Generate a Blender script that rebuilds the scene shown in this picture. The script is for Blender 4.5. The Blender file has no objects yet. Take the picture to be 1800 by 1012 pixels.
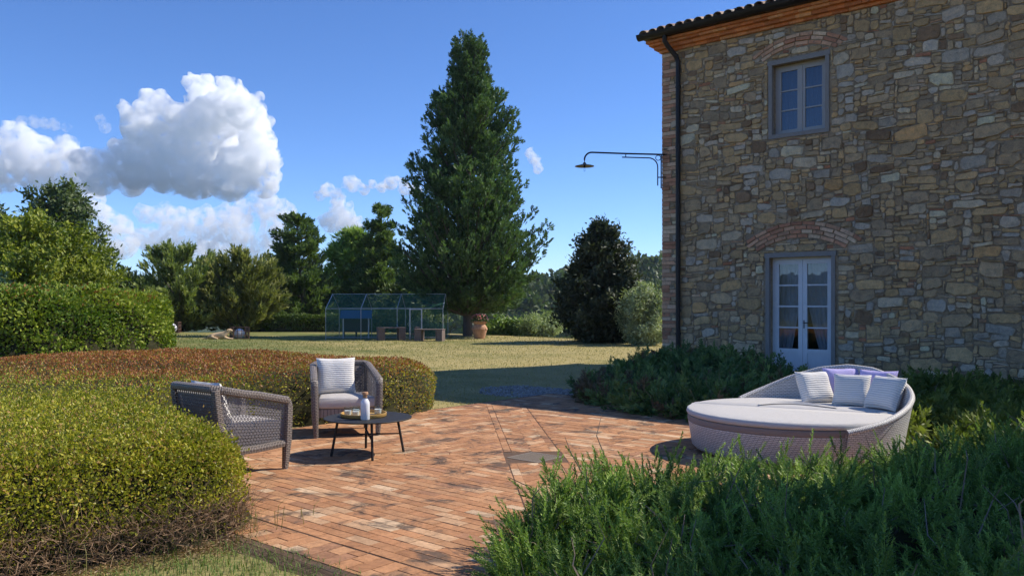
import bpy, math, random
import numpy as np
from mathutils import Vector

# ------------------------------------------------------------------ camera, sky, sun, exposure
sc = bpy.context.scene
COL = sc.collection
F, HC, HZ = 1450.0, 1.55, 533.0          # focal length in photo pixels, eye height, horizon row
cam_d = bpy.data.cameras.new('camera'); cam = bpy.data.objects.new('camera', cam_d); COL.objects.link(cam)
cam_d.sensor_width = 36.0; cam_d.lens = F / 1800 * 36.0
cam_d.shift_y = (HZ - 506.0) / 1800; cam_d.clip_end = 40000; cam_d.clip_start = 0.05
cam.location = (0, 0, HC); cam.rotation_euler = (math.radians(90), 0, 0)
sc.camera = cam
SUN = Vector((0.98, 0.265, 1.0)).normalized()
w = bpy.data.worlds.new('World'); sc.world = w; w.use_nodes = True
nt = w.node_tree; nt.nodes.clear()
sky = nt.nodes.new('ShaderNodeTexSky'); sky.sky_type = 'NISHITA'; sky.sun_disc = False
sky.sun_elevation = math.asin(SUN.z); sky.sun_rotation = math.atan2(SUN.x, SUN.y)
sky.air_density = 0.65; sky.dust_density = 0.0; sky.ozone_density = 5.0; sky.altitude = 200
bg = nt.nodes.new('ShaderNodeBackground'); bg.inputs['Strength'].default_value = 0.138
wo = nt.nodes.new('ShaderNodeOutputWorld')
hs = nt.nodes.new('ShaderNodeHueSaturation'); hs.inputs['Hue'].default_value = 0.506; hs.inputs['Saturation'].default_value = 1.13      # polarised summer blue
tn = nt.nodes.new('ShaderNodeMix'); tn.data_type = 'RGBA'; tn.blend_type = 'MULTIPLY'; tn.inputs[0].default_value = 1.0; tn.inputs[7].default_value = (0.98, 0.985, 1.0, 1)
nt.links.new(sky.outputs[0], tn.inputs[6]); nt.links.new(tn.outputs[2], hs.inputs['Color']); nt.links.new(hs.outputs[0], bg.inputs[0]); nt.links.new(bg.outputs[0], wo.inputs[0])
sl = bpy.data.lights.new('sun', 'SUN'); sl.energy = 4.0; sl.angle = math.radians(0.5); sl.color = (1.0, 0.93, 0.83)
so = bpy.data.objects.new('sun', sl); COL.objects.link(so)
so.rotation_euler = SUN.to_track_quat('Z', 'Y').to_euler()
sc.view_settings.view_transform = 'Standard'; sc.view_settings.look = 'None'
sc.view_settings.exposure = 0.6; sc.view_settings.gamma = 1.0
cy = sc.cycles
cy.max_bounces = 18; cy.diffuse_bounces = 3; cy.glossy_bounces = 3; cy.transmission_bounces = 6
cy.transparent_max_bounces = 12; cy.volume_bounces = 16; cy.use_denoising = True
cy.use_adaptive_sampling = True; cy.adaptive_threshold = 0.02
cy.sample_clamp_indirect = 6.0; cy.caustics_reflective = False; cy.caustics_refractive = False
RNG = np.random.default_rng(7); random.seed(7)
# ------------------------------------------------------------------ helpers
rad = math.radians
def G(px, py, z=0.0):                      # ground point seen at a photo pixel (used to survey the plan)
    Y = F * (HC - z) / (py - HZ)
    return ((px - 900) * Y / F, Y)
E1 = np.array([0.759, -0.651]); E2 = np.array([0.651, 0.759])     # along the house front / away from it
def AB(a, b): return E1 * a + E2 * b
def sstep(x, a, b):
    t = np.clip((np.asarray(x, float) - a) / (b - a), 0, 1); return t * t * (3 - 2 * t)
def wob(x, y, seed=0, n=7):                # smooth pseudo noise in -1..1
    r = np.random.default_rng(seed); s = 0
    for k in range(n):
        a = r.uniform(0, 6.283); f = r.uniform(0.5, 2.2); s = s + np.sin((x * math.cos(a) + y * math.sin(a)) * f + r.uniform(0, 6.283))
    return s / n * 1.6
def thing(name, label, cat, loc=(0, 0, 0), rotz=0.0, group=None):
    o = bpy.data.objects.new(name, None); COL.objects.link(o); o.empty_display_size = 0.1
    o.location = loc; o.rotation_euler = (0, 0, rotz); o['label'] = label; o['category'] = cat
    if group: o['group'] = group
    return o
def tag(o, label=None, cat=None, group=None, kind=None):
    if label: o['label'] = label
    if cat: o['category'] = cat
    if group: o['group'] = group
    if kind: o['kind'] = kind
    return o
def npmesh(name, V, Fa, m, col=None, uvw=None, smooth=False):
    V = np.asarray(V, np.float32).reshape(-1, 3); me = bpy.data.meshes.new(name)
    me.vertices.add(len(V)); me.vertices.foreach_set('co', V.ravel())
    if isinstance(Fa, np.ndarray):
        n, k = Fa.shape; idx = Fa.ravel(); st = np.arange(n) * k
    else:
        idx = np.array([i for f in Fa for i in f]); ln = np.array([len(f) for f in Fa]); n = len(Fa)
        st = np.concatenate([[0], np.cumsum(ln)[:-1]])
    me.loops.add(len(idx)); me.loops.foreach_set('vertex_index', idx.astype(np.int32))
    me.polygons.add(n); me.polygons.foreach_set('loop_start', st.astype(np.int32))
    me.polygons.foreach_set('use_smooth', np.full(n, bool(smooth)))
    me.update(calc_edges=True)
    if col is not None:
        c = np.asarray(col, np.float32)
        if c.ndim == 1: c = np.tile(c, (len(V), 1))
        if c.shape[1] == 3: c = np.concatenate([c, np.ones((len(c), 1), np.float32)], 1)
        at = me.color_attributes.new('Col', 'FLOAT_COLOR', 'POINT'); at.data.foreach_set('color', c.ravel())
    if uvw is not None:
        at = me.attributes.new('uvw', 'FLOAT_VECTOR', 'POINT'); at.data.foreach_set('vector', np.asarray(uvw, np.float32).ravel())
    if m is not None: me.materials.append(m)
    return me
def link(name, me, parent=None, loc=None, rot=None):
    o = bpy.data.objects.new(name, me); COL.objects.link(o)
    if parent is not None: o.parent = parent
    if loc is not None: o.location = loc
    if rot is not None: o.rotation_euler = rot
    return o
class MB:
    """collects shapes for ONE mesh object"""
    def __init__(s): s.v = []; s.f = []; s.u = []
    def add(s, V, Fa, U=None):
        o = len(s.v); V = [tuple(map(float, p)) for p in V]
        s.v += V; s.f += [[i + o for i in f] for f in Fa]
        s.u += [tuple(map(float, p)) for p in U] if U is not None else V
        return s
    def box(s, c, d, R=None, taper=1.0):
        c = np.array(c, float); h = np.array(d, float) / 2
        P = np.array([(x, y, z) for z in (-1, 1) for y in (-1, 1) for x in (-1, 1)], float) * h
        P[4:, :2] *= taper
        U = P.copy()
        if R is not None: P = P @ np.array(R).T
        return s.add(P + c, [(0, 2, 3, 1), (4, 5, 7, 6), (0, 1, 5, 4), (2, 6, 7, 3), (0, 4, 6, 2), (1, 3, 7, 5)], U)
    def tube(s, path, r, sides=8, sq=0.0, up=(0, 0, 1), caps=True, closed=False):
        P = np.array(path, float); n = len(P)
        r = np.array(r, float)
        if r.ndim == 0: r = np.tile(r, (n, 2))
        elif r.ndim == 1 and len(r) == n: r = np.stack([r, r], 1)
        elif r.ndim == 1: r = np.tile(r, (n, 1))
        T = np.gradient(P, axis=0)
        if closed: T = np.roll(P, -1, 0) - np.roll(P, 1, 0)
        T /= np.linalg.norm(T, axis=1)[:, None] + 1e-12
        L = np.concatenate([[0], np.cumsum(np.linalg.norm(np.diff(P, axis=0), axis=1))])
        V = []; U = []; upv = np.array(up, float)
        for i in range(n):
            t = T[i]; a = np.cross(upv, t)
            if np.linalg.norm(a) < 1e-3: a = np.cross((1, 0, 0.01), t)
            a /= np.linalg.norm(a); b = np.cross(t, a)
            for k in range(sides + 1):
                th = 2 * math.pi * k / sides + (math.pi / sides if sides == 4 else 0); c, q = math.cos(th), math.sin(th)
                if sq: m_ = (abs(c) ** sq + abs(q) ** sq) ** (1 / sq); c, q = c / m_, q / m_
                V.append(P[i] + a * c * r[i, 0] + b * q * r[i, 1]); U.append((th * (r[i, 0] + r[i, 1]) / 2, L[i], 0))
        m = sides + 1; Fc = []
        for i in range(n if closed else n - 1):
            j = (i + 1) % n
            for k in range(sides): Fc.append((i * m + k, i * m + k + 1, j * m + k + 1, j * m + k))
        if caps and not closed:
            Fc.append(list(range(sides))[::-1]); Fc.append([(n - 1) * m + k for k in range(sides)])
        return s.add(V, Fc, U)
    def lathe(s, prof, c=(0, 0, 0), seg=20):
        c = np.array(c, float); n = len(prof); V = []; U = []; L = 0
        for i, (r, z) in enumerate(prof):
            if i: L += math.hypot(r - prof[i - 1][0], z - prof[i - 1][1])
            for k in range(seg + 1):
                a = 2 * math.pi * k / seg; V.append(c + (r * math.cos(a), r * math.sin(a), z)); U.append((a * max(r, 0.02), L, 0))
        m = seg + 1
        return s.add(V, [(i * m + k, i * m + k + 1, (i + 1) * m + k + 1, (i + 1) * m + k) for i in range(n - 1) for k in range(seg)], U)
    def grid(s, P, U=None, flip=False):
        P = np.array(P, float); n, m = P.shape[:2]; Fc = []
        for i in range(n - 1):
            for k in range(m - 1):
                q = (i * m + k, i * m + k + 1, (i + 1) * m + k + 1, (i + 1) * m + k); Fc.append(q[::-1] if flip else q)
        return s.add(P.reshape(-1, 3), Fc, None if U is None else np.array(U, float).reshape(-1, 3))
    def cushion(s, out, z0, z1, b):
        """puffy slab over an outline"""
        O = np.array(out, float); c = O.mean(0); n = len(O); R = []
        t = np.roll(O, -1, 0) - np.roll(O, 1, 0); t /= np.linalg.norm(t, axis=1)[:, None] + 1e-9
        nin = np.stack([-t[:, 1], t[:, 0]], 1)
        if ((c - O) * nin).sum() < 0: nin = -nin
        for ins, z in ((b, z0), (0.25 * b, z0 + 0.35 * b), (0, z0 + b), (0, z1 - b), (0.25 * b, z1 - 0.3 * b), (b, z1)):
            R.append(np.concatenate([O + nin * ins, np.full((n, 1), z)], 1))
        for k, up in ((0.6, 0.006), (0.25, 0.012)):
            q = c + (O + nin * b - c) * k; R.append(np.concatenate([q, np.full((n, 1), z1 + up)], 1))
        V = np.concatenate(R + [np.array([[c[0], c[1], z1 + 0.013]])]); Fc = []
        for i in range(len(R) - 1):
            for k in range(n): Fc.append((i * n + k, i * n + (k + 1) % n, (i + 1) * n + (k + 1) % n, (i + 1) * n + k))
        e = len(V) - 1; i = len(R) - 1
        for k in range(n): Fc.append((i * n + k, i * n + (k + 1) % n, e))
        Fc.append(list(range(n))[::-1])
        return s.add(V, Fc)
    def build(s, name, m, parent=None, smooth=False, loc=None, off=None, col=None, rot=None):
        V = np.array(s.v)
        if off is not None: V = V - np.array(off)
        me = npmesh(name, V, s.f, m, uvw=np.array(s.u), smooth=smooth, col=col)
        if smooth:
            try: me.set_sharp_from_angle(angle=rad(50))
            except Exception: pass
        return link(name, me, parent, loc, rot)
def frame_of(D, roll=None, rng=RNG):
    """(N,3) unit axes -> (N,3,3) matrices whose z column is the axis"""
    D = D / (np.linalg.norm(D, axis=1)[:, None] + 1e-9)
    h = np.where(np.abs(D[:, 2:3]) > 0.95, np.array([[1.0, 0, 0]]), np.array([[0, 0, 1.0]]))
    X = np.cross(h, D); X /= np.linalg.norm(X, axis=1)[:, None] + 1e-9; Y = np.cross(D, X)
    r = rng.uniform(0, 6.283, len(D)) if roll is None else np.full(len(D), roll)
    c, q = np.cos(r)[:, None], np.sin(r)[:, None]
    return np.stack([X * c + Y * q, Y * c - X * q, D], 2)
def replicate(proto, P, D, S, roll=None, rng=RNG, cols=None):
    """copies a little (V, faces, tipweight) proto on axes D; returns V, F, C"""
    pv, pf = proto[0], proto[1]; n = len(P); R = frame_of(D, roll, rng)
    V = np.einsum('nij,kj->nki', R, pv) * np.asarray(S).reshape(-1, 1, 1) + P[:, None, :]
    Fc = pf[None] + (np.arange(n) * len(pv))[:, None, None]
    C = None
    if cols is not None:
        C = np.repeat(cols[:, None, :], len(pv), 1)
        if len(proto) > 2: C = C * (0.75 + 0.5 * proto[2][None, :, None])
        C = C.reshape(-1, 3)
    return V.reshape(-1, 3), Fc.reshape(-1, pf.shape[1]), C
def leafquads(P, D, Sd, L, W, bend=0.0):
    """diamond leaves: base P, axis D, side Sd"""
    L = np.asarray(L).reshape(-1, 1) * np.ones((len(P), 1)); W = np.asarray(W).reshape(-1, 1) * np.ones((len(P), 1))
    N = np.cross(D, Sd)
    V = np.stack([P, P + D * L * 0.5 + Sd * W * 0.5 + N * L * bend, P + D * L, P + D * L * 0.5 - Sd * W * 0.5 + N * L * bend], 1)
    return V.reshape(-1, 3), np.arange(len(P) * 4).reshape(-1, 4)
def unit(v): return v / (np.linalg.norm(v, axis=-1, keepdims=True) + 1e-9)
def proto_from(Ps, Ds, L, W, seed, bend=0.0):
    r = np.random.default_rng(seed); Ps = np.array(Ps, float); Ds = unit(np.array(Ds, float))
    Sd = unit(np.cross(Ds, r.normal(size=Ds.shape)))
    V, Fq = leafquads(Ps, Ds, Sd, L, W, bend)
    return V, Fq, np.tile([0.2, 0.5, 0.9, 0.5], len(Ps))
def proto_clump(n, spread, L, W, seed):
    r = np.random.default_rng(seed); d = r.normal(size=(n, 3)); d[:, 2] += 0.5
    return proto_from(r.normal(size=(n, 3)) * spread, d, L * r.uniform(0.7, 1.2, n), W, seed, 0.06)
def proto_spray(n, L, W, seed, fan=0.9):
    """a feathery conifer spray growing along z"""
    r = np.random.default_rng(seed); Ps = []; Ds = []; Ls = []
    for k in range(n):
        t = k / n; side = 1 if k % 2 else -1
        Ps.append((0, 0, t * L * 0.75)); Ds.append((side * fan * r.uniform(0.5, 1.0), r.normal() * 0.35, 1)); Ls.append(L * (0.62 - 0.35 * t) * r.uniform(0.8, 1.2))
    Ps.append((0, 0, 0)); Ds.append((0, 0, 1)); Ls.append(L)
    return proto_from(Ps, Ds, np.array(Ls), W, seed)
def proto_sprig(n, L, nl, nw, seed, open_=1.0):
    """a needle-clad shoot along z: n needles of length nl, single triangles"""
    r = np.random.default_rng(seed); V = []; T = []
    for k in range(n):
        t = (k + 0.5) / n; a = k * 2.4 + r.normal() * 0.3; bx, by = math.cos(a), math.sin(a)
        d = unit(np.array([bx * open_, by * open_, 0.55 + 0.9 * t])); p = np.array([0.02 * L * math.sin(t * 3) , 0, t * L])
        s_ = np.array([-by, bx, 0]); l = nl * (1.05 - 0.45 * t) * r.uniform(0.8, 1.2)
        V += [p - s_ * nw * 0.5, p + s_ * nw * 0.5, p + d * l]; T += [0.3, 0.3, 0.9]
    V += [(-0.003, 0, -0.25 * L), (0.003, 0, -0.25 * L), (0, 0, L)]; T += [0.1, 0.1, 0.3]
    return np.array(V, float), np.arange(len(V)).reshape(-1, 3), np.array(T)
def merge(parts):
    V = []; Fc = []; C = []; o = 0
    for v, f, c in parts:
        V.append(v); Fc.append(f + o); C.append(c); o += len(v)
    return np.concatenate(V), np.concatenate(Fc), np.concatenate(C)
def mixc(a, b, t): 
    t = np.asarray(t).reshape(-1, 1); return np.array(a)[None] * (1 - t) + np.array(b)[None] * t

# ------------------------------------------------------------------ materials
MATS = {}
def nodes(name):
    m = bpy.data.materials.new(name); m.use_nodes = True; n = m.node_tree; n.nodes.clear()
    o = n.nodes.new('ShaderNodeOutputMaterial'); MATS[name] = m
    return m, n, o
def nd(n, t, ins=None, **kw):
    x = n.nodes.new('ShaderNode' + t)
    for k, v in kw.items(): setattr(x, k, v)
    for k, v in (ins or {}).items():
        if isinstance(v, bpy.types.NodeSocket): n.links.new(v, x.inputs[k])
        else: x.inputs[k].default_value = v
    return x
def rgb(*c): return tuple(c) + (1.0,)
def ramp(n, fac, stops):
    r = nd(n, 'ValToRGB', {0: fac}); e = r.color_ramp.elements
    while len(e) < len(stops): e.new(0.5)
    for q, (p, c) in zip(e, stops): q.position = p; q.color = c if len(c) == 4 else rgb(*c)
    return r.outputs[0]
def mixn(n, fac, a, b, mode='MIX'):
    x = n.nodes.new('ShaderNodeMix'); x.data_type = 'RGBA'; x.blend_type = mode
    for i, v in ((0, fac), (6, a), (7, b)):
        if isinstance(v, bpy.types.NodeSocket): n.links.new(v, x.inputs[i])
        else: x.inputs[i].default_value = v
    return x.outputs[2]
def noise(n, scale, detail=4, rough=0.55, vec=None, dist=0.0):
    x = nd(n, 'TexNoise', {'Scale': scale, 'Detail': detail, 'Roughness': rough, 'Distortion': dist})
    if vec is not None: n.links.new(vec, x.inputs['Vector'])
    return x.outputs['Fac']
def geo(n): return nd(n, 'NewGeometry').outputs['Position']
def attr(n, a): return nd(n, 'Attribute', attribute_name=a)
def principled(n, o, color, rough=0.6, bump=None, bstr=0.3, bdist=0.01, **ins):
    p = nd(n, 'BsdfPrincipled', {'Base Color': color, 'Roughness': rough})
    for k, v in ins.items():
        k = k.replace('_', ' ')
        if isinstance(v, bpy.types.NodeSocket): n.links.new(v, p.inputs[k])
        else: p.inputs[k].default_value = v
    if bump is not None:
        b = nd(n, 'Bump', {'Height': bump, 'Strength': bstr, 'Distance': bdist}); n.links.new(b.outputs[0], p.inputs['Normal'])
    n.links.new(p.outputs[0], o.inputs[0]); return p
def plain(name, c, rough=0.6, var=0.12, scale=30, metallic=0.0, bstr=0.15, spec=0.4):
    m, n, o = nodes(name); f = noise(n, scale, 5, 0.6)
    c0 = tuple(x * (1 - var) for x in c); c1 = tuple(min(1, x * (1 + var)) for x in c)
    col = ramp(n, f, [(0.3, c0), (0.7, c1)])
    p = principled(n, o, col, rough, noise(n, scale * 4, 3), bstr, 0.003, Metallic=metallic, Specular_IOR_Level=spec)
    return m
def foliage(name, trans=0.3, rough=0.5, spec=0.35, tr_tint=(1.0, 1.15, 0.5)):
    m, n, o = nodes(name); a = attr(n, 'Col'); f = noise(n, 2.2, 3, 0.6, geo(n))
    c = mixn(n, 1.0, a.outputs['Color'], ramp(n, f, [(0.3, (0.72, 0.76, 0.72)), (0.7, (1.2, 1.15, 1.1))]), 'MULTIPLY')
    p = nd(n, 'BsdfPrincipled', {'Base Color': c, 'Roughness': rough, 'Specular IOR Level': spec})
    t = nd(n, 'BsdfTranslucent', {'Color': mixn(n, 1.0, c, rgb(*tr_tint), 'MULTIPLY')})
    x = nd(n, 'MixShader', {0: trans, 1: p.outputs[0], 2: t.outputs[0]}); n.links.new(x.outputs[0], o.inputs[0])
    return m
M_LEAF = foliage('leaf'); M_NEEDLE = foliage('needle', 0.28, 0.55, 0.3); M_GLOSSY = foliage('glossy_leaf', 0.25, 0.5, 0.3)
M_HEDGE = foliage('hedge_leaf', 0.35, 0.45, 0.35)
def bark(name, c):
    m, n, o = nodes(name); v = nd(n, 'Mapping', {'Vector': geo(n), 'Scale': (6, 6, 1.2)}).outputs[0]; f = noise(n, 3, 6, 0.7, v)
    principled(n, o, ramp(n, f, [(0.3, tuple(x * 0.5 for x in c)), (0.7, c)]), 0.9, f, 0.8, 0.04); return m
M_BARK = bark('bark', (0.16, 0.13, 0.11)); M_TWIG = plain('twig', (0.2, 0.15, 0.11), 0.85, 0.35, 40)

# ground
m, n, o = nodes('lawn_ground'); M_LAWN = m
g = geo(n); big = noise(n, 0.16, 4, 0.6, g); mid = noise(n, 1.1, 5, 0.65, g); fine = noise(n, 26, 4, 0.7, g)
sx = nd(n, 'SeparateXYZ', {0: g})
slope = nd(n, 'MapRange', {0: sx.outputs[0], 1: -12.0, 2: 6.0, 3: -0.16, 4: 0.2}).outputs[0]
f1 = nd(n, 'Math', {0: big, 1: slope}, operation='ADD').outputs[0]
f2 = nd(n, 'Math', {0: mid, 1: 0.55}, operation='MULTIPLY').outputs[0]
f3 = nd(n, 'Math', {0: f1, 1: f2}, operation='ADD').outputs[0]
c = ramp(n, f3, [(0.5, (0.12, 0.15, 0.045)), (0.68, (0.24, 0.22, 0.085)), (0.88, (0.38, 0.31, 0.14))])
c = mixn(n, 1.0, c, ramp(n, fine, [(0.3, (0.6, 0.62, 0.55)), (0.7, (1.3, 1.28, 1.25))]), 'MULTIPLY')
r2 = nd(n, 'VectorMath', {0: g}, operation='LENGTH').outputs['Value']
far = nd(n, 'MapRange', {0: r2, 1: 55.0, 2: 110.0}).outputs[0]
woods = ramp(n, noise(n, 0.03, 6, 0.65, g), [(0.35, (0.035, 0.055, 0.022)), (0.55, (0.05, 0.075, 0.028)), (0.68, (0.17, 0.16, 0.06))])
c = mixn(n, far, c, woods)
principled(n, o, c, 0.9, fine, 0.5, 0.02, Specular_IOR_Level=0.1)

# stone, brick, mortar
m, n, o = nodes('rubble_stone'); M_STONE = m
a = attr(n, 'Col').outputs['Color']; g = geo(n); f = noise(n, 9, 6, 0.7, g); f2 = noise(n, 55, 4, 0.7, g)
c = mixn(n, 1.0, a, ramp(n, f, [(0.25, (0.55, 0.56, 0.6)), (0.5, (1.0, 0.98, 0.95)), (0.75, (1.35, 1.28, 1.15))]), 'MULTIPLY')
c = mixn(n, 0.6, c, ramp(n, f2, [(0.3, (0.6, 0.6, 0.6)), (0.7, (1.3, 1.3, 1.3))]), 'MULTIPLY')
lich = ramp(n, noise(n, 4.2, 6, 0.75, g), [(0.62, (0, 0, 0)), (0.72, (1, 1, 1))])
c = mixn(n, nd(n, 'Math', {0: lich, 1: 0.35}, operation='MULTIPLY').outputs[0], c, rgb(0.42, 0.4, 0.35))
hh = nd(n, 'Math', {0: f, 1: f2}, operation='ADD').outputs[0]
principled(n, o, c, 0.92, hh, 0.9, 0.022, Specular_IOR_Level=0.2)
m, n, o = nodes('lime_mortar'); M_MORTAR = m
g = geo(n); f = noise(n, 14, 6, 0.7, g); f2 = noise(n, 1.4, 4, 0.6, g)
c = ramp(n, f, [(0.25, (0.14, 0.105, 0.07)), (0.5, (0.37, 0.285, 0.19)), (0.75, (0.52, 0.415, 0.29))])
c = mixn(n, 0.7, c, ramp(n, f2, [(0.35, (0.6, 0.58, 0.56)), (0.65, (1.15, 1.12, 1.08))]), 'MULTIPLY')
principled(n, o, c, 0.95, f, 1.0, 0.03, Specular_IOR_Level=0.1)
def brickmat(name, stain, dirt_scale, lo, hi):
    m, n, o = nodes(name); a = attr(n, 'Col').outputs['Color']; g = geo(n)
    f = noise(n, 22, 6, 0.7, g); c = mixn(n, 0.85, a, ramp(n, f, [(0.25, (0.62, 0.6, 0.6)), (0.75, (1.28, 1.25, 1.2))]), 'MULTIPLY')
    c = mixn(n, 0.5, c, ramp(n, noise(n, 3.3, 5, 0.65, g), [(0.32, (0.72, 0.7, 0.7)), (0.5, (1.0, 1.0, 1.0)), (0.68, (1.22, 1.26, 1.3))]), 'MULTIPLY')
    d = noise(n, dirt_scale, 8, 0.72, g, 0.6); k = ramp(n, d, [(lo, (0, 0, 0)), (hi, (1, 1, 1))])
    k = nd(n, 'Math', {0: k, 1: 0.85}, operation='MULTIPLY').outputs[0]
    c = mixn(n, k, c, rgb(*stain))
    principled(n, o, c, 0.85, f, 0.6, 0.012, Specular_IOR_Level=0.25); return m
M_PAVER = brickmat('paver_clay', (0.08, 0.06, 0.046), 2.7, 0.53, 0.62)
M_BRICK = brickmat('wall_brick', (0.16, 0.13, 0.1), 5.0, 0.56, 0.7)
M_SOIL = plain('soil', (0.11, 0.075, 0.05), 0.95, 0.5, 18, bstr=0.8, spec=0.1)
M_TERRA = brickmat('cornice_clay', (0.2, 0.11, 0.06), 6.0, 0.6, 0.8)
M_TILE = brickmat('roof_tile_clay', (0.11, 0.1, 0.085), 7.0, 0.48, 0.62)
M_GUTTER = plain('brown_metal', (0.022, 0.018, 0.017), 0.45, 0.2, 10, 0.3, 0.05)
M_IRON = plain('black_iron', (0.012, 0.012, 0.014), 0.5, 0.2, 20, 0.3, 0.1)
M_JOINT = brickmat('joint_sand', (0.075, 0.058, 0.046), 2.4, 0.54, 0.66)
M_SERENA = plain('grey_sandstone', (0.27, 0.245, 0.22), 0.85, 0.25, 14, bstr=0.5)
M_TAUPE = plain('taupe_paint', (0.4, 0.375, 0.35), 0.5, 0.05, 8, bstr=0.05)
M_PALE = plain('pale_blue_grey_paint', (0.7, 0.71, 0.72), 0.45, 0.04, 8, bstr=0.05)
M_DARKROOM = plain('room_plaster', (0.3, 0.28, 0.25), 0.9, 0.05)
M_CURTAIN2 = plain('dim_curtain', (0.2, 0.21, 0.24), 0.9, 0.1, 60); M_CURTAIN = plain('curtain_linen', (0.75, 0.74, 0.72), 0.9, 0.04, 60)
def FRES(n, f0):      # Schlick reflectance, the same from both sides of a thin pane
    fc = nd(n, 'LayerWeight', {'Blend': 0.5}).outputs['Facing']; p = nd(n, 'Math', {0: fc, 1: 5.0}, operation='POWER').outputs[0]
    return nd(n, 'MapRange', {0: p, 1: 0.0, 2: 1.0, 3: f0, 4: 1.0})
m, n, o = nodes('window_glass'); M_GLASS = m
fr = FRES(n, 0.09); wv = nd(n, 'Bump', {'Height': noise(n, 2.5, 2, 0.5, geo(n)), 'Strength': 0.06, 'Distance': 0.02})
gl = nd(n, 'BsdfGlossy', {'Color': rgb(0.9, 0.94, 1), 'Roughness': 0.012, 'Normal': wv.outputs[0]}); tr = nd(n, 'BsdfTransparent', {'Color': rgb(0.55, 0.6, 0.66)})
x = nd(n, 'MixShader', {0: fr.outputs[0], 1: tr.outputs[0], 2: gl.outputs[0]}); n.links.new(x.outputs[0], o.inputs[0])
m, n, o = nodes('clear_glass'); M_CLEAR = m
fr = FRES(n, 0.04); gl = nd(n, 'BsdfGlossy', {'Roughness': 0.02}); tr = nd(n, 'BsdfTransparent', {'Color': rgb(0.9, 0.93, 0.93)})
x = nd(n, 'MixShader', {0: fr.outputs[0], 1: tr.outputs[0], 2: gl.outputs[0]}); n.links.new(x.outputs[0], o.inputs[0])
def wicker(name, c, dark, bw=0.03, bh=0.012):
    m, n, o = nodes(name); u = attr(n, 'uvw').outputs['Vector']
    b = nd(n, 'TexBrick', {'Vector': u, 'Color1': rgb(*c), 'Color2': rgb(*(x * 0.86 for x in c)), 'Mortar': rgb(*dark), 'Scale': 1.0,
           'Mortar Size': 0.0032, 'Mortar Smooth': 0.6, 'Brick Width': bw, 'Row Height': bh}, offset=0.5)
    principled(n, o, b.outputs[0], 0.5, nd(n, 'Invert', {1: b.outputs['Fac']}).outputs[0], 0.9, 0.005, Specular_IOR_Level=0.35)
    return m
M_WICK = wicker('grey_wicker', (0.29, 0.245, 0.21), (0.04, 0.036, 0.036), 0.042, 0.017); M_WWICK = wicker('white_wicker', (0.76, 0.73, 0.68), (0.24, 0.22, 0.2), 0.046, 0.018)
def fabric(name, c, rib=0.0, vert=False):
    m, n, o = nodes(name); u = attr(n, 'uvw').outputs['Vector']; s = nd(n, 'SeparateXYZ', {0: u}); f = noise(n, 420, 2, 0.5, u)
    h = f; col = rgb(*c)
    if rib:
        q = nd(n, 'TexWave', {'Vector': u, 'Scale': rib, 'Distortion': 2.6, 'Detail': 2.0, 'Detail Scale': 0.6}, bands_direction='Y'); h = q.outputs['Fac']
        col = mixn(n, 0.55, col, ramp(n, h, [(0.0, (0.58, 0.57, 0.56)), (0.6, (1.05, 1.05, 1.05))]), 'MULTIPLY')
    wr = noise(n, 7, 3, 0.6, u)
    hs = nd(n, 'Math', {0: h, 1: nd(n, 'Math', {0: wr, 1: 3.0}, operation='MULTIPLY').outputs[0]}, operation='ADD').outputs[0]
    principled(n, o, col, 0.95, hs, 0.5, 0.006, Specular_IOR_Level=0.1, Sheen_Weight=0.2); return m
M_CUSH = fabric('taupe_canvas', (0.5, 0.46, 0.42)); M_MATT = fabric('sand_canvas', (0.56, 0.53, 0.49)); M_MATTSIDE = fabric('brown_canvas', (0.3, 0.24, 0.2))
M_RIB = fabric('ribbed_ivory', (0.76, 0.73, 0.68), 13); M_LAV = fabric('lavender_cloth', (0.5, 0.44, 0.74))
# ------------------------------------------------------------------ terrain
CREST = np.array([(-3.2, 30), (-1.2, 40), (-0.62, 47), (-0.3, 50), (-0.1, 46), (0.0, 42), (0.05, 39), (0.12, 36), (0.2, 33), (0.6, 30), (3.2, 30)])
def terr(x, y):
    x = np.asarray(x, float); y = np.asarray(y, float); r = np.hypot(x, y) + 1e-6
    z = -0.16 * sstep((x + 2) * 0.7 + (y - 17) * 0.5, 0, 6) * (y > 0)
    ang = np.arctan2(x, y); cr = np.interp(ang, CREST[:, 0], CREST[:, 1])
    over = np.maximum(r - cr, 0)
    z = z - 17 * (1 - np.exp(-over * over / 2600.0)) * sstep(np.cos(ang), -0.2, 0.3) - 9 * (1 - np.exp(-over * over / 9000.0)) * (1 - sstep(np.cos(ang), -0.2, 0.3))
    z = z + (22 + 0.155 * np.clip(x, -60, 160)) * np.exp(-((y - 300) / 95.0) ** 2) * sstep(x, -120, -20) * (y > 0)
    z = z + (84 + 15 * wob(np.cos(ang) * 7, np.sin(ang) * 7, 5)) * sstep(r, 1000, 2350) + 12 * wob(x / 160, y / 160, 8) * sstep(r, 420, 1000)
    return z
rr = np.concatenate([np.linspace(0, 60, 61), np.geomspace(62, 2700, 60)]); na = 160
aa = np.linspace(-math.pi, math.pi, na, endpoint=False)
Rg, Ag = np.meshgrid(rr, aa, indexing='ij'); Xg, Yg = Rg * np.sin(Ag), Rg * np.cos(Ag)
V = np.stack([Xg, Yg, terr(Xg, Yg)], 2).reshape(-1, 3)
ii, kk = np.meshgrid(np.arange(len(rr) - 1), np.arange(na), indexing='ij'); k2 = (kk + 1) % na
Fq = np.stack([ii * na + kk, ii * na + k2, (ii + 1) * na + k2, (ii + 1) * na + kk], 2).reshape(-1, 4)[:, ::-1]
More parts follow.
